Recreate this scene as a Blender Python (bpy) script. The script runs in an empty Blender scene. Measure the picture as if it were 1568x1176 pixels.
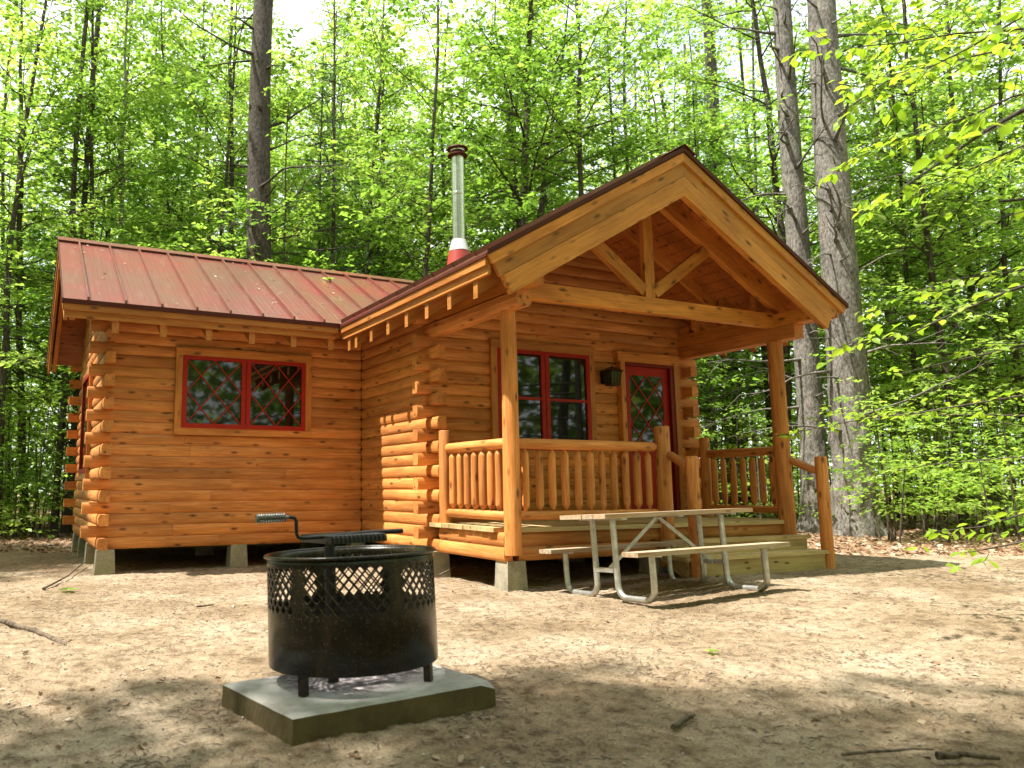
import bpy, math, random
import numpy as np
from mathutils import Vector, Matrix
random.seed(7); rng = np.random.default_rng(7)
S = bpy.context.scene
COL = S.collection

# ------------------------------------------------------------------ camera
cam = bpy.data.cameras.new('camera'); co = bpy.data.objects.new('camera', cam); COL.objects.link(co)
CL = Vector((-0.9115, -9.9772, 0.996))
FW = Vector((0.42456731, 0.89571313, 0.13206279)); RT = Vector((0.90378484, -0.42797784, -0.00281779)); UP = Vector((-0.05399601, -0.12055268, 0.99123735))
m = Matrix((RT, UP, -FW)).transposed().to_4x4(); m.translation = CL
co.matrix_world = m
cam.sensor_width = 36; cam.lens = 27.2556; cam.shift_x = 0.12437; cam.clip_end = 400; cam.clip_start = .05
cam.dof.use_dof = True; cam.dof.focus_distance = 8.5; cam.dof.aperture_fstop = 2.8
S.camera = co
def at(px, py, d):            # a photo pixel at a depth in metres (used to read positions off the photograph)
    return CL + (FW + RT*((px-589)/1187.13) - UP*((py-588)/1187.13))*d
# ------------------------------------------------------------------ sky and sun
sd = Vector((-.488, .07, 1.0)).normalized()
el = math.asin(sd.z); az = math.atan2(sd.x, sd.y)
W = bpy.data.worlds.new('World'); S.world = W; W.use_nodes = True
nt = W.node_tree; bg = nt.nodes['Background']; sky = nt.nodes.new('ShaderNodeTexSky')
sky.sky_type = 'NISHITA'; sky.sun_disc = False; sky.sun_elevation = el; sky.sun_rotation = az
sky.air_density = 1.0; sky.dust_density = 3.0; sky.ozone_density = 1.0
wtc = nt.nodes.new('ShaderNodeTexCoord'); wn = nt.nodes.new('ShaderNodeTexNoise'); wn.inputs['Scale'].default_value = 2.2; wn.inputs['Detail'].default_value = 6; nt.links.new(wtc.outputs['Generated'], wn.inputs['Vector'])
wr = nt.nodes.new('ShaderNodeValToRGB'); wr.color_ramp.elements[0].position = .34; wr.color_ramp.elements[1].position = .56; wr.color_ramp.elements[0].color = (.45, .45, .45, 1); nt.links.new(wn.outputs[0], wr.inputs[0])
wm = nt.nodes.new('ShaderNodeMix'); wm.data_type = 'RGBA'; nt.links.new(wr.outputs[0], wm.inputs[0]); nt.links.new(sky.outputs[0], wm.inputs[6]); wm.inputs[7].default_value = (5.4, 5.55, 5.75, 1)   # thin bright cloud, added to whiten the sky and lift the fill
nt.links.new(wm.outputs[2], bg.inputs[0]); bg.inputs[1].default_value = .15
sun = bpy.data.lights.new('sun', 'SUN'); sun.energy = 4.4; sun.angle = math.radians(1.0); sun.color = (1, .955, .87)
so = bpy.data.objects.new('sun', sun); COL.objects.link(so)
so.rotation_euler = (-sd).to_track_quat('-Z', 'Y').to_euler(); so.location = (-8, 0, 20)
vs = S.view_settings; vs.view_transform = 'Standard'; vs.look = 'None'; vs.gamma = 1.0; vs.exposure = 1.42
cy = S.cycles; cy.max_bounces = 7; cy.diffuse_bounces = 5; cy.glossy_bounces = 3; cy.transmission_bounces = 5; cy.transparent_max_bounces = 6
cy.use_adaptive_sampling = True; cy.caustics_reflective = False; cy.caustics_refractive = False; cy.sample_clamp_indirect = 6

# ------------------------------------------------------------------ materials
def mat(name):
    M = bpy.data.materials.new(name); M.use_nodes = True
    t = M.node_tree; return M, t, t.nodes['Principled BSDF'], t.nodes, t.links
def ramp(N, stops):
    r = N.new('ShaderNodeValToRGB'); e = r.color_ramp.elements
    while len(e) < len(stops): e.new(.5)
    for i, (p, c) in enumerate(stops): e[i].position = p; e[i].color = (*c, 1)
    return r
def mixc(N, L, f, a, b, mode='MIX'):
    x = N.new('ShaderNodeMix'); x.data_type = 'RGBA'; x.blend_type = mode
    for s, v in ((0, f), (6, a), (7, b)):
        if hasattr(v, 'links'): L.new(v, x.inputs[s])
        else: x.inputs[s].default_value = v if s == 0 else (*v, 1)
    return x.outputs[2]
def noise(N, L, vec, scale, detail=4, rough=.55, out=0):
    n = N.new('ShaderNodeTexNoise'); n.inputs['Scale'].default_value = scale; n.inputs['Detail'].default_value = detail; n.inputs['Roughness'].default_value = rough
    if vec is not None: L.new(vec, n.inputs['Vector'])
    return n.outputs[out]
def mapping(N, L, vec, sc):
    x = N.new('ShaderNodeMapping'); x.inputs['Scale'].default_value = sc; L.new(vec, x.inputs[0]); return x.outputs[0]
def bump(N, L, P, h, s, d=.01):
    b = N.new('ShaderNodeBump'); b.inputs['Strength'].default_value = s; b.inputs['Distance'].default_value = d
    L.new(h, b.inputs['Height']); L.new(b.outputs[0], P.inputs['Normal'])
def wood(name, dark, mid, light, knot=(.10, .036, .010), rough=.5, knots=1.0, weather=None):
    M, t, P, N, L = mat(name)
    a = N.new('ShaderNodeAttribute'); a.attribute_name = 'gc'
    ti = N.new('ShaderNodeAttribute'); ti.attribute_name = 'tint'
    g = noise(N, L, mapping(N, L, a.outputs['Vector'], (1.6, 30, 30)), 1.6, 6, .68)
    r = ramp(N, [(.25, dark), (.5, mid), (.78, light)]); L.new(g, r.inputs[0])
    blot = noise(N, L, mapping(N, L, a.outputs['Vector'], (1, 4, 4)), 1.3, 3)
    rb = ramp(N, [(.3, (.72, .66, .6)), (.65, (1.12, 1.1, 1.08))]); L.new(blot, rb.inputs[0])
    c = mixc(N, L, 1.0, r.outputs[0], rb.outputs[0], 'MULTIPLY')
    c = mixc(N, L, 1.0, c, ti.outputs['Color'], 'MULTIPLY')
    v = N.new('ShaderNodeTexVoronoi'); v.inputs['Scale'].default_value = 1.0; v.inputs['Randomness'].default_value = 1
    L.new(mapping(N, L, a.outputs['Vector'], (3.6, 9.5, 9.5)), v.inputs['Vector'])
    kr = ramp(N, [(0, (1, 1, 1)), (.07*knots, (.9, .9, .9)), (.24*knots, (0, 0, 0))]); L.new(v.outputs['Distance'], kr.inputs[0])
    c = mixc(N, L, kr.outputs[0], c, knot)
    if weather:
        w = noise(N, L, mapping(N, L, a.outputs['Vector'], (2, 30, 30)), 1, 4); wr = ramp(N, [(.35, (0, 0, 0)), (.6, (1, 1, 1))]); L.new(w, wr.inputs[0])
        c = mixc(N, L, wr.outputs[0], c, weather)
    L.new(c, P.inputs['Base Color']); P.inputs['Roughness'].default_value = rough; P.inputs['Specular IOR Level'].default_value = .35
    bump(N, L, P, g, .35, .004)
    return M
M_log = wood('stained_log', (.40, .132, .031), (.63, .245, .064), (.79, .39, .145), rough=.6)
M_beam = wood('honey_timber', (.44, .155, .030), (.64, .25, .048), (.76, .35, .085), knots=1.1)
M_trim = wood('stained_trim', (.38, .13, .028), (.56, .22, .05), (.68, .31, .09))
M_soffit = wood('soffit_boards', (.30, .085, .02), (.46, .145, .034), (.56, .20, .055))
M_deck = wood('treated_deck', (.36, .255, .12), (.51, .385, .19), (.63, .50, .28), (.12, .06, .02), .65, .8)
M_table = wood('weathered_plank', (.24, .14, .065), (.42, .27, .14), (.58, .43, .28), (.10, .06, .03), .7, .8, weather=(.44, .36, .27))
def simple(name, col, rough=.5, metal=0, spec=.5, vary=.0, scale=8, bmp=0, bscale=60, coat=0):
    M, t, P, N, L = mat(name)
    tc = N.new('ShaderNodeTexCoord')
    if vary:
        n = noise(N, L, tc.outputs['Object'], scale, 5)
        r = ramp(N, [(.3, tuple(x*(1-vary) for x in col)), (.7, tuple(min(1, x*(1+vary)) for x in col))]); L.new(n, r.inputs[0]); L.new(r.outputs[0], P.inputs['Base Color'])
    else: P.inputs['Base Color'].default_value = (*col, 1)
    P.inputs['Roughness'].default_value = rough; P.inputs['Metallic'].default_value = metal; P.inputs['Specular IOR Level'].default_value = spec
    P.inputs['Coat Weight'].default_value = coat
    if bmp: bump(N, L, P, noise(N, L, tc.outputs['Object'], bscale, 4), bmp, .004)
    return M
M_red = simple('red_paint', (.36, .014, .006), .55, spec=.3, vary=.15, scale=20)
M_glass = simple('dark_window_glass', (.006, .008, .006), .03, spec=.5); M_glass.node_tree.nodes['Principled BSDF'].inputs['IOR'].default_value = 1.62
M_gal = simple('galvanised_steel', (.50, .50, .475), .40, .75, vary=.25, scale=14, bmp=.12, bscale=40)
M_chrome = simple('stainless_steel', (.66, .66, .66), .27, .9, vary=.14, scale=6)
M_blk = simple('black_metal', (.012, .011, .010), .40, .2)
M_flashred = simple('red_flashing', (.36, .045, .035), .4)
M_flashw = simple('silver_flashing', (.62, .60, .58), .35, .5)
# sooty painted steel of the fire ring
M_ring, t, P, N, L = mat('painted_fire_steel')
tc = N.new('ShaderNodeTexCoord')
n1 = noise(N, L, mapping(N, L, tc.outputs['Object'], (1, 1, .25)), 9, 6, .65); n2 = noise(N, L, tc.outputs['Object'], 90, 3)
r = ramp(N, [(.35, (.010, .009, .005)), (.58, (.024, .018, .009)), (.75, (.075, .045, .02))]); L.new(n1, r.inputs[0])
r2 = ramp(N, [(.60, (0, 0, 0)), (.72, (1, 1, 1))]); L.new(n2, r2.inputs[0])
L.new(mixc(N, L, r2.outputs[0], r.outputs[0], (.11, .085, .06)), P.inputs['Base Color']); P.inputs['Roughness'].default_value = .27; P.inputs['Metallic'].default_value = .25
bump(N, L, P, n2, .15, .003)
# roof metal
M_roof, t, P, N, L = mat('red_roof_metal')
tc = N.new('ShaderNodeTexCoord'); n1 = noise(N, L, tc.outputs['Object'], 1.1, 6, .6); n2 = noise(N, L, mapping(N, L, tc.outputs['Object'], (1, .12, .12)), 22, 4)
r = ramp(N, [(.35, (.120, .050, .026)), (.52, (.145, .036, .022)), (.70, (.19, .026, .020))]); L.new(n1, r.inputs[0])
r2 = ramp(N, [(.55, (0, 0, 0)), (.85, (.55, .55, .55))]); L.new(n2, r2.inputs[0])
L.new(mixc(N, L, r2.outputs[0], r.outputs[0], (.25, .155, .115)), P.inputs['Base Color'])
P.inputs['Roughness'].default_value = .34; P.inputs['Specular IOR Level'].default_value = .7; bump(N, L, P, n2, .06, .004)
M_rooftrim = simple('dark_roof_edge', (.085, .020, .012), .55, spec=.2)
# concrete
def concrete(name, base, moss):
    M, t, P, N, L = mat(name); tc = N.new('ShaderNodeTexCoord')
    n1 = noise(N, L, tc.outputs['Object'], 5, 7, .65); n2 = noise(N, L, tc.outputs['Object'], 70, 5, .7)
    r = ramp(N, [(.3, tuple(x*.62 for x in base)), (.5, base), (.72, tuple(x*1.25 for x in base))]); L.new(n1, r.inputs[0])
    n3 = noise(N, L, tc.outputs['Object'], 2.4, 5); r3 = ramp(N, [(.45, (0, 0, 0)), (.62, (1, 1, 1))]); L.new(n3, r3.inputs[0])
    c = mixc(N, L, r3.outputs[0], r.outputs[0], moss)
    r4 = ramp(N, [(.3, (.6, .6, .6)), (.6, (1.1, 1.1, 1.1))]); L.new(n2, r4.inputs[0])
    L.new(mixc(N, L, 1.0, c, r4.outputs[0], 'MULTIPLY'), P.inputs['Base Color']); P.inputs['Roughness'].default_value = .85; bump(N, L, P, n2, .5, .006)
    return M
M_pier = concrete('pier_concrete', (.36, .32, .24), (.26, .24, .14))
# pad: grey trowelled top with an ash stain round the ring, darker brown sides
M_pad, t, P, N, L = mat('pad_concrete'); tc = N.new('ShaderNodeTexCoord'); geo = N.new('ShaderNodeNewGeometry')
n1 = noise(N, L, tc.outputs['Object'], 6, 7, .65); n2 = noise(N, L, tc.outputs['Object'], 80, 5, .7)
r = ramp(N, [(.3, (.22, .205, .18)), (.5, (.34, .325, .30)), (.72, (.46, .44, .41))]); L.new(n1, r.inputs[0])
vm = N.new('ShaderNodeVectorMath'); vm.operation = 'DISTANCE'; L.new(mapping(N, L, tc.outputs['Object'], (1, 1, 0)), vm.inputs[0]); vm.inputs[1].default_value = (.02, .11, 0)
ad = N.new('ShaderNodeMath'); ad.operation = 'MULTIPLY_ADD'; L.new(n1, ad.inputs[0]); ad.inputs[1].default_value = .22; L.new(vm.outputs['Value'], ad.inputs[2])
ra = ramp(N, [(.44, (1, 1, 1)), (.54, (0, 0, 0))]); L.new(ad.outputs[0], ra.inputs[0])
n5 = noise(N, L, tc.outputs['Object'], 22, 5, .7); ash = ramp(N, [(.35, (.035, .028, .03)), (.5, (.12, .10, .10)), (.62, (.38, .34, .33))]); L.new(n5, ash.inputs[0])
c = mixc(N, L, ra.outputs[0], r.outputs[0], ash.outputs[0])
sx = N.new('ShaderNodeSeparateXYZ'); L.new(geo.outputs['True Normal'], sx.inputs[0])
rs = ramp(N, [(.3, (1, 1, 1)), (.8, (0, 0, 0))]); L.new(sx.outputs[2], rs.inputs[0])
side = ramp(N, [(.3, (.06, .042, .016)), (.7, (.15, .105, .045))]); L.new(n1, side.inputs[0])
L.new(mixc(N, L, rs.outputs[0], c, side.outputs[0]), P.inputs['Base Color']); P.inputs['Roughness'].default_value = .85; bump(N, L, P, n2, .6, .008)
# ground: pale sand in the clearing, brown leaf litter in the wood
M_gr, t, P, N, L = mat('sand_and_forest_floor'); tc = N.new('ShaderNodeTexCoord'); a = N.new('ShaderNodeAttribute'); a.attribute_name = 'litter'
o = tc.outputs['Object']
n1 = noise(N, L, o, .9, 6, .6); n2 = noise(N, L, o, 11, 6, .65); n3 = noise(N, L, o, 75, 4, .7); n4 = noise(N, L, o, 260, 2, .6)
r = ramp(N, [(.3, (.17, .120, .070)), (.5, (.28, .213, .142)), (.72, (.38, .312, .230))]); L.new(n1, r.inputs[0])
r2 = ramp(N, [(.34, (.52, .47, .41)), (.5, (.95, .94, .93)), (.72, (1.25, 1.24, 1.22))]); L.new(n2, r2.inputs[0])
r3 = ramp(N, [(.33, (.34, .29, .24)), (.46, (1, 1, 1)), (.68, (1.4, 1.4, 1.4))]); L.new(n3, r3.inputs[0])
r4 = ramp(N, [(.35, (.45, .42, .38)), (.5, (1, 1, 1)), (.68, (1.4, 1.4, 1.4))]); L.new(n4, r4.inputs[0])
c = mixc(N, L, 1, r.outputs[0], r2.outputs[0], 'MULTIPLY'); c = mixc(N, L, .8, c, r3.outputs[0], 'MULTIPLY'); c = mixc(N, L, .7, c, r4.outputs[0], 'MULTIPLY')
v = N.new('ShaderNodeTexVoronoi'); v.inputs['Scale'].default_value = 9; L.new(o, v.inputs['Vector'])
lr = ramp(N, [(0, (.10, .05, .025)), (.35, (.26, .15, .085)), (.7, (.36, .25, .17)), (1, (.48, .40, .32))]); L.new(v.outputs['Color'], lr.inputs[0])
L.new(mixc(N, L, a.outputs['Fac'], c, lr.outputs[0]), P.inputs['Base Color'])
P.inputs['Roughness'].default_value = .95; P.inputs['Specular IOR Level'].default_value = .15; bump(N, L, P, n3, .8, .012)
# foliage
def leafmat(name, stops, tr, mixf=.5, rough=.4):
    M, t, P, N, L = mat(name)
    a = N.new('ShaderNodeAttribute'); a.attribute_name = 'tint'; oi = N.new('ShaderNodeObjectInfo')
    ad = N.new('ShaderNodeMath'); ad.operation = 'MULTIPLY_ADD'; L.new(oi.outputs['Random'], ad.inputs[0]); ad.inputs[1].default_value = .3; L.new(a.outputs['Fac'], ad.inputs[2])
    sb = N.new('ShaderNodeMath'); sb.operation = 'SUBTRACT'; L.new(ad.outputs[0], sb.inputs[0]); sb.inputs[1].default_value = .15
    r = ramp(N, stops); L.new(sb.outputs[0], r.inputs[0]); L.new(r.outputs[0], P.inputs['Base Color'])
    P.inputs['Roughness'].default_value = rough; P.inputs['Specular IOR Level'].default_value = .35
    T = N.new('ShaderNodeBsdfTranslucent'); L.new(mixc(N, L, 1, r.outputs[0], tr, 'MULTIPLY'), T.inputs[0])
    mx = N.new('ShaderNodeMixShader'); mx.inputs[0].default_value = mixf; L.new(P.outputs[0], mx.inputs[1]); L.new(T.outputs[0], mx.inputs[2])
    L.new(mx.outputs[0], N['Material Output'].inputs[0]); return M
M_leaf = leafmat('spring_leaf', [(0, (.10, .20, .03)), (.5, (.20, .34, .055)), (1, (.37, .49, .12))], (1.55, 1.5, 1.0), .6)
M_beech = leafmat('young_beech_leaf', [(0, (.18, .33, .03)), (.5, (.28, .42, .04)), (1, (.40, .52, .09))], (1.6, 1.5, .8), .55)
M_needle = leafmat('soft_pine_needle', [(0, (.06, .14, .035)), (.5, (.10, .20, .055)), (1, (.16, .27, .08))], (1.2, 1.3, 1.0), .35)
M_far = leafmat('far_leaf', [(0, (.15, .26, .06)), (.5, (.26, .39, .09)), (1, (.42, .54, .17))], (1.6, 1.5, 1.0), .6)
def bark(name, dark, light, sc=(1, 1, .45), s=26, bs=.9, bd=.03):
    M, t, P, N, L = mat(name); tc = N.new('ShaderNodeTexCoord')
    v = mapping(N, L, tc.outputs['Object'], sc); n1 = noise(N, L, v, s, 7, .68); n2 = noise(N, L, tc.outputs['Object'], 2.2, 3)
    r = ramp(N, [(.36, dark), (.52, tuple((x+y)/2 for x, y in zip(dark, light))), (.68, light)]); L.new(n1, r.inputs[0])
    r2 = ramp(N, [(.3, (.7, .7, .68)), (.7, (1.15, 1.13, 1.1))]); L.new(n2, r2.inputs[0])
    L.new(mixc(N, L, 1, r.outputs[0], r2.outputs[0], 'MULTIPLY'), P.inputs['Base Color']); P.inputs['Roughness'].default_value = .9; P.inputs['Specular IOR Level'].default_value = .2
    bump(N, L, P, n1, bs, bd); return M
M_pinebark = bark('pine_bark', (.085, .076, .066), (.33, .305, .275))
M_darkbark = bark('dark_pine_bark', (.045, .038, .032), (.17, .145, .125))
M_bark = bark('hardwood_bark', (.045, .036, .028), (.15, .125, .10), s=24, bd=.015)
M_birch = bark('pale_birch_bark', (.10, .09, .08), (.42, .40, .36), (1, 1, 1.6), 9, .3, .01)
M_stick = bark('dry_stick_bark', (.05, .035, .025), (.22, .17, .13), s=30, bd=.006)
M_deadleaf = leafmat('dead_leaf', [(0, (.16, .085, .04)), (.45, (.30, .18, .10)), (.8, (.42, .32, .22)), (1, (.55, .48, .40))], (.8, .7, .6), .15, .7)
M_pebble = simple('pebble', (.36, .32, .27), .8, vary=.5, scale=3)
M_needled = simple('fallen_needle', (.075, .045, .025), .9, vary=.5, scale=4)

# ------------------------------------------------------------------ object helpers
def tag(o, label=None, cat=None, group=None, kind=None):
    if label: o['label'] = label
    if cat: o['category'] = cat
    if group: o['group'] = group
    if kind: o['kind'] = kind
    return o
def empty(name, loc=(0, 0, 0), rz=0):
    o = bpy.data.objects.new(name, None); COL.objects.link(o); o.location = loc; o.rotation_euler = (0, 0, rz); o.empty_display_size = .3; return o
def npmesh(name, V, F, mtl, smooth=None, attrs=None):
    """V (n,3); F list of equal-length faces as array, or list of lists"""
    me = bpy.data.meshes.new(name); V = np.asarray(V, np.float32)
    if isinstance(F, np.ndarray):
        nf, k = F.shape; idx = F.ravel(); st = np.arange(nf, dtype=np.int32)*k
    else:
        ln = np.array([len(f) for f in F], np.int32); st = np.concatenate([[0], np.cumsum(ln)[:-1]]).astype(np.int32); idx = np.array([i for f in F for i in f], np.int32); nf = len(F)
    me.vertices.add(len(V)); me.vertices.foreach_set('co', V.ravel())
    me.loops.add(len(idx)); me.loops.foreach_set('vertex_index', idx.astype(np.int32))
    me.polygons.add(nf); me.polygons.foreach_set('loop_start', st.astype(np.int32))
    if smooth is not None: me.polygons.foreach_set('use_smooth', np.broadcast_to(np.asarray(smooth, bool), (nf,)).copy())
    for an, (typ, data) in (attrs or {}).items():
        at_ = me.attributes.new(an, typ, 'POINT'); at_.data.foreach_set('vector' if typ == 'FLOAT_VECTOR' else ('color' if typ == 'FLOAT_COLOR' else 'value'), np.asarray(data, np.float32).ravel())
    me.materials.append(mtl); me.update(calc_edges=True); return me
def link(name, me, parent=None, loc=None):
    o = bpy.data.objects.new(name, me); COL.objects.link(o)
    if parent: o.parent = parent
    if loc is not None: o.location = loc
    return o
class MB:
    """collects closed solids into one mesh, with grain coordinates and a tint per solid"""
    def __init__(s): s.V = []; s.F = []; s.G = []; s.T = []; s.S = []; s.n = 0
    def add(s, V, F, G, tint=None, smooth=False):
        off = np.array([random.uniform(0, 50), random.uniform(0, 9), random.uniform(0, 9)])
        t = tint if tint is not None else 1 + random.uniform(-.20, .14)
        w = random.uniform(-.03, .03)
        s.V.extend(V); s.G.extend([np.array(g)+off for g in G]); s.T.extend([(t*(1-w), t, t*(1+w), 1)]*len(V))
        for i, f in enumerate(F):
            s.F.append([q+s.n for q in f]); s.S.append(smooth if isinstance(smooth, bool) else smooth[i])
        s.n += len(V)
    def beam(s, p0, p1, prof, up=(0, 0, 1), s0=0, s1=0, tint=None, smooth=False):
        """prof: (a,b) polygon; a along side = dir x up ... ; s0/s1 end shifts per unit b"""
        p0, p1 = Vector(p0), Vector(p1); d = (p1-p0); Ln = d.length; d.normalize(); up = Vector(up); side = d.cross(up).normalized(); up = side.cross(d)
        n = len(prof); V = []; G = []
        for l, sl in ((0, s0), (Ln, s1)):
            for a, b in prof:
                q = l+sl*b; V.append(tuple(p0+d*q+side*a+up*b)); G.append((q, a, b))
        F = [list(range(n))[::-1], list(range(n, 2*n))]
        for i in range(n): j = (i+1) % n; F.append([i, j, n+j, n+i])
        s.add(V, F, G, tint, smooth)
    def box(s, lo, hi, axis=None, tint=None):
        lo, hi = Vector(lo), Vector(hi); ext = hi-lo
        if axis is None: axis = max(range(3), key=lambda i: ext[i])
        V = [(x, y, z) for x in (lo.x, hi.x) for y in (lo.y, hi.y) for z in (lo.z, hi.z)]
        o = [axis]+[i for i in range(3) if i != axis]; G = [(v[o[0]], v[o[1]], v[o[2]]) for v in V]
        s.add(V, [[0, 1, 3, 2], [4, 6, 7, 5], [0, 4, 5, 1], [2, 3, 7, 6], [0, 2, 6, 4], [1, 5, 7, 3]], G, tint)
    def poly(s, pts, ext, ldir, tint=None):
        pts = [Vector(p) for p in pts]; ext = Vector(ext); ld = Vector(ldir).normalized(); n = ext.normalized(); b = n.cross(ld)
        V = [p for p in pts]+[p+ext for p in pts]; k = len(pts); G = [(v.dot(ld), v.dot(b), v.dot(n)) for v in V]
        F = [list(range(k)), list(range(k, 2*k))[::-1]]+[[i, k+i, k+(i+1) % k, (i+1) % k] for i in range(k)]
        s.add([tuple(v) for v in V], F, G, tint)
    def rod(s, path, rad, seg=12, tint=None, wob=0.0, caps=True, closed=False):
        """tube along a path with a radius per point"""
        P = [Vector(p) for p in path]; n = len(P); rad = [rad]*n if isinstance(rad, (int, float)) else rad
        V = []; G = []; l = 0; ref = None; ph = [random.uniform(0, 6.28) for _ in range(3)]
        for i, p in enumerate(P):
            if closed: d = (P[(i+1) % n]-P[i-1]).normalized()
            else: d = (P[min(i+1, n-1)]-P[max(i-1, 0)]).normalized()
            if ref is None: ref = Vector((1, 0, 0)) if abs(d.x) < .8 else Vector((0, 1, 0))
            a = (ref-d*ref.dot(d)).normalized(); b = d.cross(a); ref = a
            if i: l += (P[i]-P[i-1]).length
            for k in range(seg):
                th = 2*math.pi*k/seg; rr = rad[i]*(1+wob*(math.sin(2*th+ph[0]+l*3)+.6*math.sin(3*th+ph[1]-l*5))); x = rr*math.cos(th); y = rr*math.sin(th)
                V.append(tuple(p+a*x+b*y)); G.append((l, x, y))
        F = []; m_ = n if closed else n-1
        for i in range(m_):
            for k in range(seg):
                j = (k+1) % seg; i2 = (i+1) % n; F.append([i*seg+k, i2*seg+k, i2*seg+j, i*seg+j][::-1])
        sm = [True]*len(F)
        if caps and not closed:
            q = len(V); V += V[:seg]+V[(n-1)*seg:n*seg]; G += G[:seg]+G[(n-1)*seg:n*seg]
            F += [[q+k for k in range(seg)][::-1], [q+seg+k for k in range(seg)]]; sm += [False, False]
        s.add(V, F, G, tint, sm)
    def build(s, name, mtl, parent=None):
        me = npmesh(name, np.array(s.V), s.F, mtl, np.array(s.S), {'gc': ('FLOAT_VECTOR', np.array(s.G)), 'tint': ('FLOAT_COLOR', np.array(s.T))})
        return link(name, me, parent)
def part(name, mtl, parent, fn):
    b = MB(); fn(b); return b.build(name, mtl, parent)

# value noise in numpy
_tab = rng.random((256, 256))
def vn(x, y):
    xi = np.floor(x).astype(int); yi = np.floor(y).astype(int); fx = x-xi; fy = y-yi; fx = fx*fx*(3-2*fx); fy = fy*fy*(3-2*fy)
    g = lambda a, b: _tab[a % 256, b % 256]
    return (g(xi, yi)*(1-fx)+g(xi+1, yi)*fx)*(1-fy)+(g(xi, yi+1)*(1-fx)+g(xi+1, yi+1)*fx)*fy
def sst(t): t = np.clip(t, 0, 1); return t*t*(3-2*t)
RX, RY = .61, -6.42       # fire ring centre
def gh(x, y, fine=False):
    x = np.asarray(x, float); y = np.asarray(y, float)
    h = .07*sst((x-3.9)/1.6)
    h = h+.045*(x-RX)*np.exp(-(((x-RX)**2+(y-RY)**2)/1.3**2))
    far = sst((np.hypot(x-3, y+2)-13)/14); h = h+far*(.5*(vn(x*.09+7, y*.09)-.4)+.25*(vn(x*.3, y*.3)-.5))
    h = h+.03*(vn(x*.8+31, y*.8+5)-.5)*sst((np.hypot(x-3.5, y)-3.2)/2)*sst((np.hypot(x-RX, y-RY)-.6)/1)
    if fine: h = h+.014*(vn(x*5+3, y*5+9)-.5)+.012*(vn(x*15, y*15)-.5)+.011*(vn(x*43+9, y*43)-.5)-.010
    return h
def gz(x, y): return float(gh(x, y))
def litter_mask(x, y):
    n = .9*(vn(x*1.3+50, y*1.3)-.5)+.4*(vn(x*5, y*5+20)-.5)
    a = sst((y-4.6+n*2.2+np.where(x < 1, 1.2, 0))/1.0)
    b = sst((x-8.6+n*1.2-(-(y+2.6)).clip(0, 9)*1.5)/.8)
    return np.clip(np.maximum(a, b), 0, 1)

# ------------------------------------------------------------------ ground
th = np.concatenate([np.linspace(-8, 72, 640, endpoint=False), np.linspace(72, 352, 90, endpoint=False)]); th = np.radians(90-th)
rad = np.concatenate([[.02], np.geomspace(.9, 14, 330), np.geomspace(14.4, 170, 110)])
RR, TT = np.meshgrid(rad, th, indexing='ij'); GX = CL.x+RR*np.cos(TT); GY = CL.y+RR*np.sin(TT)
GZ = gh(GX, GY, True); nr, ntt = RR.shape
I = np.arange(nr*ntt).reshape(nr, ntt); A = I[:-1]; B = I[1:]; F = np.stack([A, np.roll(A, -1, 1), np.roll(B, -1, 1), B], -1).reshape(-1, 4)[:, ::-1]
gme = npmesh('ground', np.stack([GX, GY, GZ], -1).reshape(-1, 3), F, M_gr, True, {'litter': ('FLOAT', litter_mask(GX, GY).ravel())})
ground = tag(link('ground', gme), kind='structure')

# ------------------------------------------------------------------ cabin
W1, D, W2 = 3.45, 2.02, 4.15; X2 = W1+W2; YC = -D; YF = -3.49; YB = 3.92; ZB = .27; C_ = .14; E_ = .17; TH = .12; SL = .58
ZE = 3.16; OY = .54; YR = 1.96; ZR = 4.61; XE = W1-OY; XR = 5.46; ZP = 4.65; YG = -4.126; XRE = 8.01
cabin = empty('log_cabin', (0, 0, 0))
tag(cabin, 'orange stained log cabin with red metal roof and gabled front porch', 'cabin')
def dprof(h=C_-.003, t=TH, bul=.026, sgn=1, n=8):
    p = [(-t, 0)]
    for i in range(n): u = i/(n-1); p.append((-bul+bul*math.sin(math.pi*(.02+.96*u))**.50, h*u))
    p.append((-t, h)); p = [(a*sgn, b) for a, b in p]
    return p
def logs(b, axis, fixed, out, a0, a1, k, tail0, tail1, start_cut=0, end_cut=0, tint=None):
    """one course of a wall: axis 0 = along X, 1 = along Y; out = sign of the outward normal"""
    lo = a0-(E_ if tail0 else -start_cut); hi = a1+(E_ if tail1 else -end_cut); z = ZB+k*C_
    cuts = [lo]
    L_ = hi-lo
    if L_ > 2.2:
        c = lo+random.uniform(.25, .75)*L_ if L_ < 4.6 else lo+random.uniform(.2, .45)*L_
        cuts.append(c)
        if L_ > 4.6: cuts.append(c+random.uniform(1.2, 2.2))
    cuts.append(hi)
    for c0, c1 in zip(cuts[:-1], cuts[1:]):
        c0 += .0012; c1 -= .0012
        # beam side = dir x up : +X -> -Y ; +Y -> +X
        if axis == 0: b.beam((c0, fixed, z), (c1, fixed, z), dprof(sgn=1 if out < 0 else -1), smooth=False)
        else: b.beam((fixed, c0, z), (fixed, c1, z), dprof(sgn=1 if out > 0 else -1), smooth=False)
K = 21
def wall_A(b):
    for k in range(K): logs(b, 0, 0, -1, 0, W1, k, k % 2 == 1, False, TH+.001 if k % 2 == 0 else 0, .0)
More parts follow.
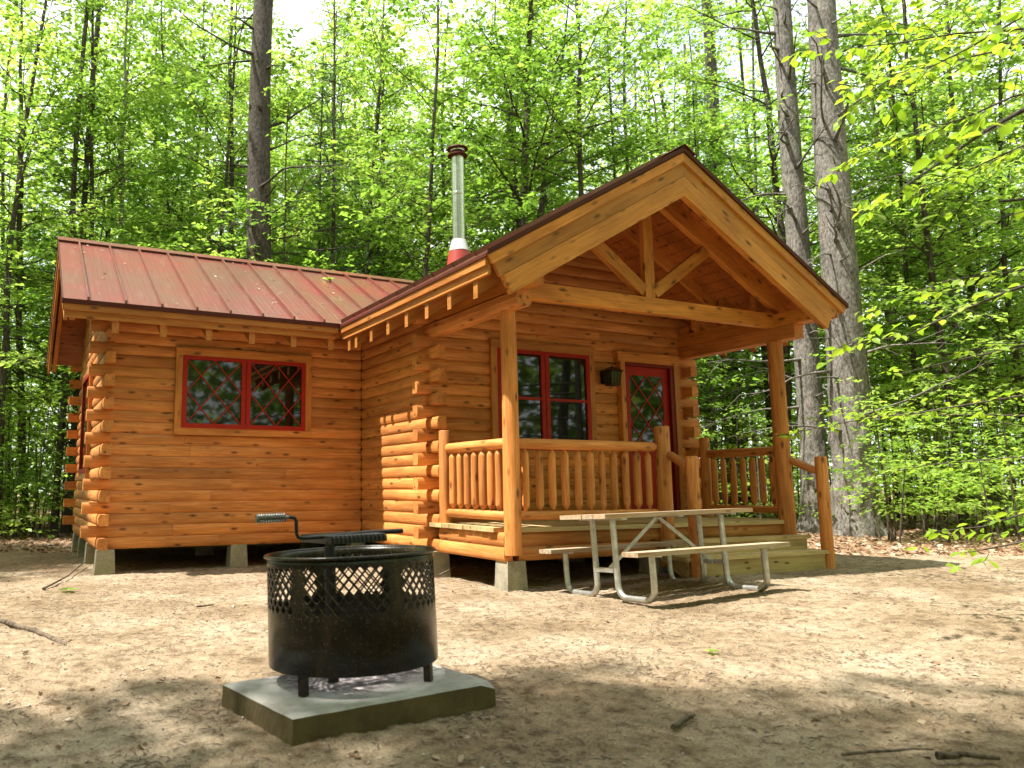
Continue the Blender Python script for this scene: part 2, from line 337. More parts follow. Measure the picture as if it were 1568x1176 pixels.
def wall_left(b):
    for k in range(K): logs(b, 1, 0, -1, 0, YB, k, k % 2 == 0, k % 2 == 0, TH+.001 if k % 2 else 0, TH+.001 if k % 2 else 0)
    k = K
    while True:
        z = ZB+k*C_; zt = ZR-.20-z
        if zt < .1: break
        h = zt/SL; b.beam((0, YR-h, z), (0, YR+h, z), dprof(sgn=-1), s0=1/SL, s1=-1/SL); k += 1
def wall_back(b):
    for k in range(K): logs(b, 0, YB, 1, 0, X2, k, k % 2 == 1, k % 2 == 1, TH+.001 if k % 2 == 0 else 0, TH+.001 if k % 2 == 0 else 0)
def wall_B(b):
    for k in range(K): logs(b, 1, W1, -1, YC, -.002, k, k % 2 == 0, False, TH+.001 if k % 2 else 0, 0)
def wall_C(b):
    for k in range(K):
        logs(b, 0, YC, -1, W1, X2, k, k % 2 == 1, k % 2 == 1, TH+.001 if k % 2 == 0 else 0, TH+.001 if k % 2 == 0 else 0)
    k = K
    while True:
        z = ZB+k*C_; zt = ZP-.06-z
        if zt < .1: break
        h = zt/SL; b.beam((XR-h, YC, z), (XR+h, YC, z), dprof(), s0=1/SL, s1=-1/SL); k += 1
def wall_R(b):
    for k in range(K): logs(b, 1, X2, 1, YC, YB, k, k % 2 == 0, k % 2 == 0, TH+.001 if k % 2 else 0, TH+.001 if k % 2 else 0)
    k = K
    while True:
        z = ZB+k*C_; zt = ZP-.20-z
        if zt < .1: break
        h = zt/SL; b.beam((XR-h, YB, z), (XR+h, YB, z), dprof(sgn=-1), s0=1/SL, s1=-1/SL); k += 1
for fn in (wall_A, wall_left, wall_back, wall_B, wall_C, wall_R): part('log_wall', M_log, cabin, fn)
part('floor', M_soffit, cabin, lambda b: (b.box((.13, .13, ZB+.03), (X2-.13, YB-.13, ZB+.09)), b.box((W1+.13, YC+.13, ZB+.03), (X2-.13, .128, ZB+.09))))
# piers
def pier(x, y, w=.10, w2=.125, top=ZB+.002, t=None):
    z0 = gz(x, y)-.15; h = (top-z0)
    p = [(-1, -1), (1, -1), (1, 1), (-1, 1)]
    V = [(x+a*w2, y+c*w2, z0) for a, c in p]+[(x+a*w, y+c*w, top) for a, c in p]
    b = MB(); b.add(V, [[3, 2, 1, 0], [4, 5, 6, 7]]+[[i, (i+1) % 4, 4+(i+1) % 4, 4+i] for i in range(4)], V); return b.build('pier', M_pier, cabin)
for x, y in ((.10, -.06), (1.74, .10), (3.42, .12), (.10, 1.30), (.10, 2.55), (.10, 3.8), (1.74, 2.0), (3.42, 2.0), (1.74, 3.8), (3.42, 3.8), (3.5, -2.05), (5.5, -1.95), (7.5, -1.95), (5.5, .9), (7.5, .9), (5.5, 3.8), (7.5, 3.8)): pier(x, y)
for x in (5.5, 7.45): pier(x, -3.36)
pier(3.585, -3.40, .105, .125)

# roof
def slab(b, pts, zf, t0, t1):      # pts plan polygon, zf height function, between z+t0 and z+t1
    k = len(pts); V = [(x, y, zf(x, y)+t0) for x, y in pts]+[(x, y, zf(x, y)+t1) for x, y in pts]
    b.add(V, [list(range(k))[::-1], list(range(k, 2*k))]+[[i, (i+1) % k, k+(i+1) % k, k+i] for i in range(k)], [(v[0], v[1]*1.0, v[2]) for v in V], 1.0)
zwf = lambda x, y: ZE+SL*(y+OY)
zwb = lambda x, y: ZE+SL*(2*YR+OY-y)
zpl = lambda x, y: ZE+SL*(x-XE)
zpr = lambda x, y: ZE+SL*(2*XR-XE-x)
ox = -.517; XV = XE+(YR+OY); YBE = 2*YR+OY
P_wf = [(ox, -OY), (XE, -OY), (XV, YR), (ox, YR)]; P_wb = [(ox, YR), (XV, YR), (XE, YBE), (ox, YBE)]
P_l1 = [(XE, YG), (XR, YG), (XR, YR), (XV, YR), (XE, -OY)]; P_l2 = [(XV, YR), (XR, YR), (XR, YBE), (XE, YBE)]; P_r = [(XR, YG), (2*XR-XE, YG), (2*XR-XE, YBE), (XR, YBE)]
def roof_metal(b):
    for pts, zf in ((P_wf, zwf), (P_wb, zwb), (P_l1, zpl), (P_l2, zpl), (P_r, zpr)): slab(b, pts, zf, -.022, 0)
    def rib(p, q, w, h): 
        b.beam(p, q, [(-w, -.004), (-w*.7, h), (w*.7, h), (w, -.004)], tint=1.0)
    x = -.25; sp = .4185
    xs = [x+sp*i for i in range(-0, 13)]
    for X in xs:
        y0 = -OY-.004 if X < XE else X-XE-OY
        if y0 > YR-.15: continue
        rib((X, y0, zwf(X, y0)), (X, YR-.06, zwf(X, YR-.06)), .014, .048)
        if X < XE: rib((X, YBE, zwb(X, YBE)), (X, YR+.06, zwb(X, YR+.06)), .014, .048)
        for o_ in (.11, .17, .25, .31):
            X_ = X+o_; y1 = -OY if X_ < XE else X_-XE-OY+.1
            if y1 < YR-.2: rib((X_, y1, zwf(X_, y1)), (X_, YR-.06, zwf(X_, YR-.06)), .010, .003)
    Y = YG+.18
    while Y < YBE-.05:
        x0 = XE
        if -OY < Y < YR: x0 = XE+(Y+OY)
        elif YR <= Y: x0 = XE+(YBE-Y)
        if x0 < XR-.2: rib((x0, Y, zpl(x0, Y)), (XR-.06, Y, zpl(XR-.06, Y)), .014, .048)
        rib((2*XR-XE, Y, zpr(2*XR-XE, Y)), (XR+.06, Y, zpr(XR+.06, Y)), .014, .048); Y += sp
roof = part('roof', M_roof, cabin, roof_metal)
def cap(b):
    for p0, p1, hw in (((ox-.02, YR, ZR), (XR-.1, YR, ZR), 1),):
        for s in (-1, 1): b.poly([(ox-.02, YR, ZR+.040), (ox-.02, YR+s*.16, ZR+.040-.16*SL), (ox-.02, YR+s*.16, ZR+.030-.16*SL), (ox-.02, YR, ZR+.030)][::s], (XR-ox-.14, 0, 0), (1, 0, 0), 1.0)
    for s in (-1, 1): b.poly([(XR, YG-.03, ZP+.035), (XR+s*.16, YG-.03, ZP+.035-.16*SL), (XR+s*.16, YG-.03, ZP+.025-.16*SL), (XR, YG-.03, ZP+.025)][::-s], (0, YBE-YG+.06, 0), (0, 1, 0), 1.0)
part('ridge_cap', M_roof, roof, cap)
def edge(b):      # dark drip edge along eaves, rakes and under the ridge cap
    b.box((ox-.012, -OY-.008, ZE-.052), (XE-.012, -OY+.004, ZE-.0225)); b.box((ox, -OY-.006, ZE-.0224), (XE-.012, -OY-.001, ZE+.004))
    b.box((XE-.008, YG, ZE-.052), (XE+.004, -OY+.01, ZE-.0225)); b.box((XRE-.004, YG, ZE-.052), (XRE+.008, YBE, ZE-.0225))
    for sx in (1, -1):
        x0 = XE if sx > 0 else XRE
        b.poly([(x0, YG-.016, ZE-.045), (XR, YG-.016, ZP-.045), (XR, YG-.016, ZP+.008), (x0, YG-.016, ZE+.008)][::sx], (0, .012, 0), (sx, 0, SL), 1.0)
    for sy in (1, -1):
        y0 = -OY if sy > 0 else YBE
        b.poly([(ox-.014, y0, ZE-.06), (ox-.014, YR, ZR-.06), (ox-.014, YR, ZR+.01), (ox-.014, y0, ZE+.01)][::sy], (.010, 0, 0), (0, sy, SL), 1.0)
    b.poly([(ox, YR-.155, zwf(0, YR-.155)+.001), (ox, YR-.150, zwf(0, YR-.150)+.001), (ox, YR-.150, ZR+.030-.15*SL), (ox, YR-.155, ZR+.030-.155*SL)], (XV-ox-.2, 0, 0), (1, 0, 0), 1.0)
part('drip_edge', M_rooftrim, roof, edge)
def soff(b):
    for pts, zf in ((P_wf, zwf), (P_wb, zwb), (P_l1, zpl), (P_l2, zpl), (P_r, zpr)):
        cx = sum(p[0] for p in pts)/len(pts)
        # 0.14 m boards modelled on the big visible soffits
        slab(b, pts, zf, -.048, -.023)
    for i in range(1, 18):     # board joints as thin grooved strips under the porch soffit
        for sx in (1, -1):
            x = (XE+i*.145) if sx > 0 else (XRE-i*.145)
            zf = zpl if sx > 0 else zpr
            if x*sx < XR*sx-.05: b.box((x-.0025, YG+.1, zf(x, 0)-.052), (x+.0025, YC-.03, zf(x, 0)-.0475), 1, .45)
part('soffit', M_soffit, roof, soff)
# eave boards and rafter tails
part('fascia', M_trim, cabin, lambda b: (b.box((ox+.01, -OY+.004, ZE-.125), (XE-.03, -OY+.034, ZE-.0535)), b.box((ox+.03, -OY+.036, ZE-.205), (XE-.06, -OY+.070, ZE-.075))))
part('fascia', M_trim, cabin, lambda b: (b.box((XE+.005, YG+.04, ZE-.125), (XE+.034, -OY+.0, ZE-.0535)), b.box((XE+.036, YG+.05, ZE-.205), (XE+.070, -OY+.02, ZE-.075))))
part('fascia', M_trim, cabin, lambda b: (b.box((XRE-.034, YG+.09, ZE-.105), (XRE-.005, YBE-.02, ZE-.0535)), b.box((XRE-.07, YG+.09, ZE-.15), (XRE-.036, YBE-.03, ZE-.075))))
def tail_poly(h0, run):     # section of a rafter tail in (distance in from eave, z)
    z = lambda u: ZE-.050+SL*u
    return [(.060, ZE-.05-h0), (.060, z(.060)), (run, z(run)), (run, z(run)-h0), (.075, z(.075)-h0-.015)]
for X in (.072, .622, 1.175, 1.723, 2.278, 2.80):
    part('rafter_tail', M_trim, cabin, lambda b: b.poly([(X-.038, -OY+u, z) for u, z in tail_poly(.30, .62)], (.076, 0, 0), (0, 1, SL)))
for Y in (-.70, -.93, -1.40, -1.88, -2.36, -2.84, -3.32, -3.82):
    part('rafter_tail', M_trim, cabin, lambda b: b.poly([(XE+u, Y-.038, z) for u, z in tail_poly(.33, .62)][::-1], (0, .076, 0), (1, 0, SL)))
for Y in (-3.32, -2.84, -2.36):
    part('rafter_tail', M_trim, cabin, lambda b: b.poly([(XRE-u, Y-.038, z) for u, z in tail_poly(.33, .62)], (0, .076, 0), (-1, 0, SL)))
# rake boards, porch gable: drip trim, barge board, fly rafter on both slopes
def rake(b, sx, z1, z0, xend, y0, y1):
    s = sx; zt = lambda x: ZP-z1-SL*abs(x-XR); zb = lambda x: ZP-z0-SL*abs(x-XR); xe = XR-s*xend; cutdx = (z0-z1)*.42
    pts = [(XR, y0, ZP-z1), (XR, y0, ZP-z0), (xe+s*cutdx, y0, zb(xe+s*cutdx)), (xe, y0, zt(xe))]
    b.poly(pts if s > 0 else pts[::-1], (0, y1-y0, 0), (s, 0, SL))
for s in (1, -1):
    part('rake_trim', M_beam, cabin, lambda b: rake(b, s, .047, .165, 2.535, YG, YG+.035))
    part('barge_board', M_beam, cabin, lambda b: rake(b, s, .167, .325, 2.46 if s > 0 else 2.40, YG+.022, YG+.062))
    part('fly_rafter', M_beam, cabin, lambda b: rake(b, s, .328, .545, 2.36 if s > 0 else 2.28, YG+.012, YG+.085))
    part('truss_chord', M_beam, cabin, lambda b: rake(b, s, .052, .300, 2.30, YF-.06, YF+.02))
    part('common_rafter', M_trim, cabin, lambda b: rake(b, s, .050, .22, 2.32, YF+.75, YF+.80))
# left gable end of the wing
def rakey(b, sy, z1, z0, yend, x0, x1):
    zt = lambda y: ZR-z1-SL*abs(y-YR); zb = lambda y: ZR-z0-SL*abs(y-YR); ye = YR-sy*yend; dc = (z0-z1)*.42
    pts = [(x0, YR, ZR-z1), (x0, YR, ZR-z0), (x0, ye+sy*dc, zb(ye+sy*dc)), (x0, ye, zt(ye))]
    b.poly(pts[::-1] if sy > 0 else pts, (x1-x0, 0, 0), (0, sy, SL))
for s in (1, -1):
    part('rake_trim', M_trim, cabin, lambda b: rakey(b, s, .064, .160, 2.48, ox-.002, ox+.03))
    part('barge_board', M_trim, cabin, lambda b: rakey(b, s, .162, .30, 2.44, ox+.018, ox+.055))
    part('fly_rafter', M_trim, cabin, lambda b: rakey(b, s, .05, .33, 2.40, ox+.085, ox+.145))
# truss members, plates
part('tie_beam', M_beam, cabin, lambda b: b.box((3.70, YF-.07, 2.93), (7.50, YF+.02, 3.105)))
part('king_post', M_beam, cabin, lambda b: b.poly([(5.395, YF-.055, 3.107), (5.535, YF-.055, 3.107), (5.535, YF-.055, 4.28), (5.465, YF-.055, 4.34), (5.395, YF-.055, 4.28)], (0, .07, 0), (0, 0, 1)))
for s in (1, -1):
    def strut(b):
        d = Vector((-s*.80, 0, .56)).normalized()
        q = Vector((XR-s*.075, YF-.02, 3.18))
        b.beam(q, q+d*1.03, [(-.036, -.07), (.036, -.07), (.036, .07), (-.036, .07)])
    part('truss_strut', M_beam, cabin, strut)
def plates(b, x):
    b.beam((x, -3.83, 2.765), (x, YC+.1, 2.765), [(-.08, 0), (-.08, .165), (.08, .165), (.08, 0)] if x > 5 else [(-.085, .02), (-.10, .08), (-.085, .15), (-.05, .168), (.06, .168), (.08, .14), (.08, .03), (.05, 0), (-.05, 0)])
part('eave_beam', M_log, cabin, lambda b: plates(b, 3.53)); part('eave_beam', M_log, cabin, lambda b: plates(b, 7.52))
part('eave_block', M_beam, cabin, lambda b: b.box((3.46, -4.045, 2.935), (3.61, -2.0, 3.10))); part('eave_block', M_beam, cabin, lambda b: b.box((7.44, -4.045, 2.935), (7.59, -2.0, 3.10)))
# windows and door
def window(x0, x1, z0, z1, y, panes, lattice=True, hung=False):
    """casing + red frame + panes on a wall facing -Y"""
    w = empty('window', (0, 0, 0)); 
    b = MB(); tw = .085
    b.box((x0, y-.045, z1-tw), (x1, y+.0, z1)); b.box((x0, y-.045, z0), (x1, y+.0, z0+tw)); b.box((x0, y-.043, z0+tw), (x0+tw, y, z1-tw)); b.box((x1-tw, y-.043, z0+tw), (x1, y, z1-tw))
    b.box((x0-.012, y-.062, z1), (x1+.012, y, z1+.022))
    cs = b.build('window_casing', M_trim, cabin)
    bpy.data.objects.remove(w)
    rx0, rx1, rz0, rz1 = x0+tw, x1-tw, z0+tw, z1-tw; fw = .06; fb = MB(); mid = (rx0+rx1)/2
    fb.box((rx0, y-.052, rz1-fw*.8), (rx1, y-.004, rz1)); fb.box((rx0, y-.052, rz0), (rx1, y-.004, rz0+fw)); fb.box((rx0, y-.05, rz0+fw), (rx0+fw, y-.004, rz1-fw*.8)); fb.box((rx1-fw, y-.05, rz0+fw), (rx1, y-.004, rz1-fw*.8)); fb.box((mid-fw*1.05, y-.050, rz0+fw), (mid-.006, y-.004, rz1-fw*.8)); fb.box((mid+.006, y-.050, rz0+fw), (mid+fw*1.05, y-.004, rz1-fw*.8)); fb.box((mid-.006, y-.035, rz0+fw), (mid+.006, y-.004, rz1-fw*.8))
    if hung:
        zm = rz0+.46*(rz1-rz0)+.05
        fb.box((rx0+fw, y-.044, zm), (mid-fw*1.05, y-.004, zm+.035)); fb.box((mid+fw*1.05, y-.044, zm), (rx1-fw, y-.004, zm+.035))
    fo = fb.build('window_frame', M_red, cs)
    for a, c in ((rx0+fw, mid-fw*1.05), (mid+fw*1.05, rx1-fw)):
        part('pane', M_glass, cs, lambda b: b.box((a, y-.026, rz0+fw), (c, y-.0045, rz1-fw*.8)))
        if lattice:
            lat(cs, a, c, rz0+fw, rz1-fw*.8, y-.034, 2, 2, .013)
    return cs
def lat(parent, a, c, z0, z1, y, nc, nr_, w):
    b = MB(); Wd = c-a; H = z1-z0; hx = Wd/nc; hz = H/nr_
    for s in (1, -1):
        for k in range(-nr_, nc+1):
            # line through lattice nodes: u = k + s' t
            pts = []
            for t in np.linspace(0, nr_, nr_*8+1):
                u = k+t
                if -1e-9 <= u <= nc+1e-9: pts.append((u, t))
            if len(pts) < 2: continue
            (u0, t0), (u1, t1) = pts[0], pts[-1]
            X0, X1 = (a+u0*hx, a+u1*hx) if s > 0 else (c-u0*hx, c-u1*hx)
            yy = y-.002*(s > 0)
            b.beam((X0, yy, z0+t0*hz), (X1, yy, z0+t1*hz), [(-.004, -w/2), (.004, -w/2), (.004, w/2), (-.004, w/2)], up=(0, 0, 1) if abs(X1-X0) > 1e-6 else (1, 0, 0))
    return b.build('lattice', M_red, parent)
window(.865, 2.69, 1.665, 2.765, 0, 2)
window(4.29, 5.89, 1.36, 2.785, YC, 2, lattice=False, hung=True)
# side window of the wing, seen edge on between the log ends
def sidewin():
    c = part('window_casing', M_trim, cabin, lambda b: (b.box((-.045, 1.42, 2.62), (0, 2.68, 2.70)), b.box((-.045, 1.42, 1.12), (0, 2.68, 1.20)), b.box((-.043, 1.42, 1.20), (0, 1.50, 2.62)), b.box((-.043, 2.60, 1.20), (0, 2.68, 2.62))))
    part('window_frame', M_red, c, lambda b: (b.box((-.052, 1.50, 2.56), (-.003, 2.60, 2.62)), b.box((-.052, 1.50, 1.20), (-.003, 2.60, 1.27)), b.box((-.05, 1.50, 1.27), (-.003, 1.56, 2.56)), b.box((-.05, 2.54, 1.27), (-.003, 2.60, 2.56))))
    part('pane', M_glass, c, lambda b: b.box((-.028, 1.56, 1.27), (-.0035, 2.54, 2.56)))
sidewin()
ZD = ZB+2*C_+.045      # deck level
dc = part('door_casing', M_trim, cabin, lambda b: (b.box((6.26, YC-.085, 2.655), (7.36, YC, 2.765)), b.box((6.24, YC-.10, 2.765), (7.38, YC, 2.785)), b.box((6.30, YC-.083, ZD), (6.375, YC, 2.655)), b.box((7.255, YC-.083, ZD), (7.33, YC, 2.655))))
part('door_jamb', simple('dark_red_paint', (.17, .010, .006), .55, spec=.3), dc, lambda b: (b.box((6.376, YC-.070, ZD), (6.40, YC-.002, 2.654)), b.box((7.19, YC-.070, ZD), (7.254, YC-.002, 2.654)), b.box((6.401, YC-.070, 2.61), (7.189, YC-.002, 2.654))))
door = part('door', M_red, cabin, lambda b: (b.box((6.402, YC-.02, ZD+.01), (6.50, YC-.002, 2.608)), b.box((7.09, YC-.02, ZD+.01), (7.188, YC-.002, 2.608)), b.box((6.501, YC-.02, 2.49), (7.089, YC-.002, 2.608)), b.box((6.501, YC-.02, 1.38), (7.089, YC-.002, 1.50)), b.box((6.501, YC-.012, ZD+.01), (7.089, YC-.002, 1.38)), b.box((6.56, YC-.024, .78), (7.03, YC-.0125, 1.28))))
part('pane', M_glass, door, lambda b: b.box((6.5005, YC-.014, 1.5005), (7.0895, YC-.003, 2.4895)))
lat(door, 6.501, 7.089, 1.50, 2.49, YC-.019, 2, 3, .014)
part('door_handle', M_blk, door, lambda b: (b.rod([(6.45, YC-.021, 1.47), (6.45, YC-.075, 1.47)], .012), b.rod([(6.45, YC-.075, 1.47), (6.45, YC-.11, 1.47)], [.03, .028])))
# lantern on the wall
def lantern():
    cx, cy_, zt = 6.07, YC-.17, 2.50
    ln = part('wall_lantern', M_blk, cabin, lambda b: (b.box((cx-.05, YC-.03, 2.34), (cx+.05, YC-.001, 2.52)), b.rod([(cx, YC-.03, 2.46), (cx, YC-.10, 2.53), (cx, cy_, 2.545)], .009)))
    def frame(b):
        tw, bw = .085, .062
        for z, w in ((2.475, tw+.004), (2.30, bw+.006)): b.box((cx-w, cy_-w, z), (cx+w, cy_+w, z+.014))
        for sx in (-1, 1):
            for sy in (-1, 1): b.rod([(cx+sx*bw, cy_+sy*bw, 2.31), (cx+sx*tw, cy_+sy*tw, 2.48)], .007, 6)
        for u in (-.33, .33):
            for ax in (0, 1):
                for s in (-1, 1):
                    q0 = (cx+u*bw, cy_+s*bw) if ax == 0 else (cx+s*bw, cy_+u*bw); q1 = (cx+u*tw, cy_+s*tw) if ax == 0 else (cx+s*tw, cy_+u*tw)
                    b.rod([(*q0, 2.31), (*q1, 2.48)], .0042, 4)
    part('lantern_cage', M_blk, ln, frame)
    def rf(b):
        V = [(cx+sx*.115, cy_+sy*.115, 2.487) for sx, sy in ((-1, -1), (1, -1), (1, 1), (-1, 1))]+[(cx+sx*.03, cy_+sy*.03, 2.548) for sx, sy in ((-1, -1), (1, -1), (1, 1), (-1, 1))]
        b.add(V, [[3, 2, 1, 0], [4, 5, 6, 7]]+[[i, (i+1) % 4, 4+(i+1) % 4, 4+i] for i in range(4)], V); b.rod([(cx, cy_, 2.548), (cx, cy_, 2.57)], [.015, .006], 8)
    part('lantern_roof', M_blk, ln, rf)
    def gl(b):
        tw, bw = .078, .056; V = [(cx+sx*bw, cy_+sy*bw, 2.314) for sx, sy in ((-1, -1), (1, -1), (1, 1), (-1, 1))]+[(cx+sx*tw, cy_+sy*tw, 2.474) for sx, sy in ((-1, -1), (1, -1), (1, 1), (-1, 1))]
        b.add(V, [[3, 2, 1, 0], [4, 5, 6, 7]]+[[i, (i+1) % 4, 4+(i+1) % 4, 4+i] for i in range(4)], V)
    part('lantern_glass', simple('amber_lantern_glass', (.05, .042, .012), .10), ln, gl)
lantern()
# stovepipe
def disc(b, x, y, prof, seg=28, tint=1.0):     # lathe about a vertical axis, each band with rings of its own
    V = []; F = []; ring = lambda r_, z: [(x+r_*math.cos(2*math.pi*k/seg), y+r_*math.sin(2*math.pi*k/seg), z) for k in range(seg)]
    for (r0_, z0), (r1_, z1) in zip(prof[:-1], prof[1:]):
        q = len(V); V += ring(r0_, z0)+ring(r1_, z1)
        for k in range(seg): j = (k+1) % seg; F.append([q+k, q+j, q+seg+j, q+seg+k])
    n = len(F); q = len(V); V += ring(*prof[0])+ring(*prof[-1]); F += [[q+k for k in range(seg)][::-1], [q+seg+k for k in range(seg)]]
    b.add(V, F, V, tint, [True]*n+[False, False])
SX, SY = 5.395, .5
sp_ = part('stovepipe', M_chrome, cabin, lambda b: disc(b, SX, SY, [(.102, 4.5), (.102, 5.72), (.107, 5.725), (.107, 5.76), (.102, 5.765), (.102, 6.40)]))
part('flashing_cone', M_flashred, sp_, lambda b: disc(b, SX, SY, [(.205, 4.52), (.168, 4.775)]))
part('flashing_collar', M_flashw, sp_, lambda b: disc(b, SX, SY, [(.172, 4.7755), (.118, 4.965), (.105, 4.968)]))
part('rain_cap', M_rooftrim, sp_, lambda b: (disc(b, SX, SY, [(.165, 6.395), (.165, 6.41), (.12, 6.44)]), disc(b, SX, SY, [(.12, 6.44), (.125, 6.47)]), disc(b, SX, SY, [(.05, 6.50), (.175, 6.515), (.17, 6.53), (.08, 6.575), (.01, 6.585)])))
part('cap_band', M_chrome, sp_, lambda b: (disc(b, SX, SY, [(.125, 6.472), (.125, 6.512)])))
part('pipe_brace', M_flashred, sp_, lambda b: b.rod([(SX+.10, SY-.02, 5.05), (SX+.16, SY-.02, 4.62)], .012, 6))
# ---- porch
def rims(b):
    for k in (0, 1):
        z = ZB+k*C_
        b.beam((3.63, YF, z), (X2, YF, z), dprof(t=.1)); b.beam((W1, YF+.0, z), (W1, YC-E_-.002, z), dprof(t=.1)) if 0 else b.beam((W1, YC-E_-.004, z), (W1, YF, z), dprof(t=.1))
        b.beam((X2, YF, z), (X2, YC-E_-.004, z), dprof(t=.1))
part('porch_rim', M_log, cabin, rims)
def deckb(b):
    y = YF-.03; n = 10; w = (YC-.004-y)/n
    for i in range(n):
        t = random.uniform(-.006, .006)
        b.box((W1-.035+t if i else W1+.17, y+i*w, ZD-.045), (X2+.03+t*.5, y+(i+1)*w-.005, ZD), 0)
part('porch_deck', M_deck, cabin, deckb)
part('porch_post', M_log, cabin, lambda b: b.rod([(3.535, YF-.035, ZB+.065), (3.535, YF-.035, 1.0), (3.54, YF-.035, 1.9), (3.54, YF-.03, 2.764)], [.086, .085, .082, .08], 18, wob=.012))
part('porch_post', M_log, cabin, lambda b: b.rod([(7.525, YF+.0, ZB+.04), (7.52, YF, 1.0), (7.52, YF, 1.9), (7.52, YF, 2.764)], [.097, .094, .09, .088], 18, wob=.012))
def rpost(x, y, z0, z1, r): return part('railing_post', M_log, cabin, lambda b: b.rod([(x, y, z0), (x, y, (z0+z1)/2), (x, y, z1-.012), (x, y, z1)], [r, r*.98, r*.97, r*.86], 14, wob=.012))
rpost(5.56, YF-.02, .14, 1.66, .085); rpost(3.515, -2.235, ZD, 1.64, .068); rpost(7.60, -2.24, ZD, 1.66, .068)
rpost(5.50, -3.97, .03, 1.31, .067); rpost(7.64, -3.90, .03, 1.34, .068)
def railing(p0, p1, pos, axis, fixed, rt=.055, rb=.047):
    def rl(z, r): 
        b = MB(); q0 = Vector(p0); q1 = Vector(p1); q0.z = q1.z = z; d = (q1-q0)
        b.rod([q0, q0+d*.03, q0+d*.35, q0+d*.7, q1-d*.03, q1], [r*.6, r, r*1.03, r*.97, r, r*.6], 14, wob=.02); return b
    R_ = empty('railing', p0)
    tp = rl(1.43, rt); tpo = tp.build('rail', M_log, None)
    btm = rl(.71, rb).build('rail', M_log, None)
    for o_ in (tpo, btm): o_.parent = R_; o_.matrix_parent_inverse = Matrix.Translation(-Vector(p0))
    R_.parent = cabin
    for v in pos:
        x, y = (v, fixed) if axis == 0 else (fixed, v)
        r_ = random.uniform(.036, .043); tx = random.uniform(-.006, .006); z0 = .752+random.uniform(-.006, .006); z1 = 1.385
        b = MB(); b.rod([(x, y, z0), (x+tx*.2, y, z0+.052), (x+tx*.2, y, z0+.056), (x+tx*.2, y, z0+.07), (x+tx, y, 1.05), (x+tx*.2, y, z1-.07), (x+tx*.2, y, z1-.056), (x+tx*.2, y, z1-.052), (x, y, z1)], [.010, r_*.93, r_*.97, r_, r_*random.uniform(.95, 1.12), r_, r_*.97, r_*.93, .008], 12, wob=.03)
        o_ = b.build('baluster', M_log, R_); o_.matrix_parent_inverse = Matrix.Translation(-Vector(p0))
railing((3.61, YF+.03, 1), (5.49, YF+.01, 1), [3.747, 3.92, 4.085, 4.25, 4.415, 4.577, 4.738, 4.90, 5.06, 5.226, 5.385], 0, YF+.03)
railing((3.52, -2.29, 1), (3.52, YF+.03, 1), [-2.415, -2.571, -2.722, -2.882, -3.036, -3.185, -3.329], 1, 3.515)
railing((7.60, -2.29, 1), (7.56, YF+.08, 1), [-2.389, -2.54, -2.69, -2.845, -2.99, -3.135, -3.284], 1, 7.59)
for p, q_ in (((5.58, YF-.09, 1.345), (5.51, -3.91, 1.20)), ((7.54, YF-.07, 1.315), (7.62, -3.85, 1.17))):
    part('handrail', M_log, cabin, lambda b: b.rod([p, Vector(p).lerp(Vector(q_), .1), Vector(p).lerp(Vector(q_), .9), q_], [.035, .046, .046, .035], 12, wob=.02))
def steps(b):
    x0, x1 = 5.42, 7.60
    b.box((x0, -3.735, .385), (x1, YF-.075, .425)); b.box((x0+.03, -3.705, .30), (x1-.04, -3.665, .384)); 
    b.box((x0+.03, -3.704, .20), (x1-.04, -3.666, .299))
    b.box((x0-.03, -3.95, .225), (x1+.02, -3.705, .265)); b.box((x0+.02, -3.915, .0), (x1-.03, -3.875, .224))
    b.box((x1-.075, -3.874, .0), (x1-.035, YF-.09, .2245)); b.box((x1-.07, -3.66, .266), (x1-.03, YF-.09, .384))
    b.poly([(x0+.03, -3.66, .384), (x0+.03, YF-.08, .384), (x0+.03, -3.42, .27), (x0+.03, -3.874, .015), (x0+.03, -3.874, .224), (x0+.03, -3.66, .224)], (.04, 0, 0), (0, 1, 1))
part('porch_steps', M_deck, cabin, steps)

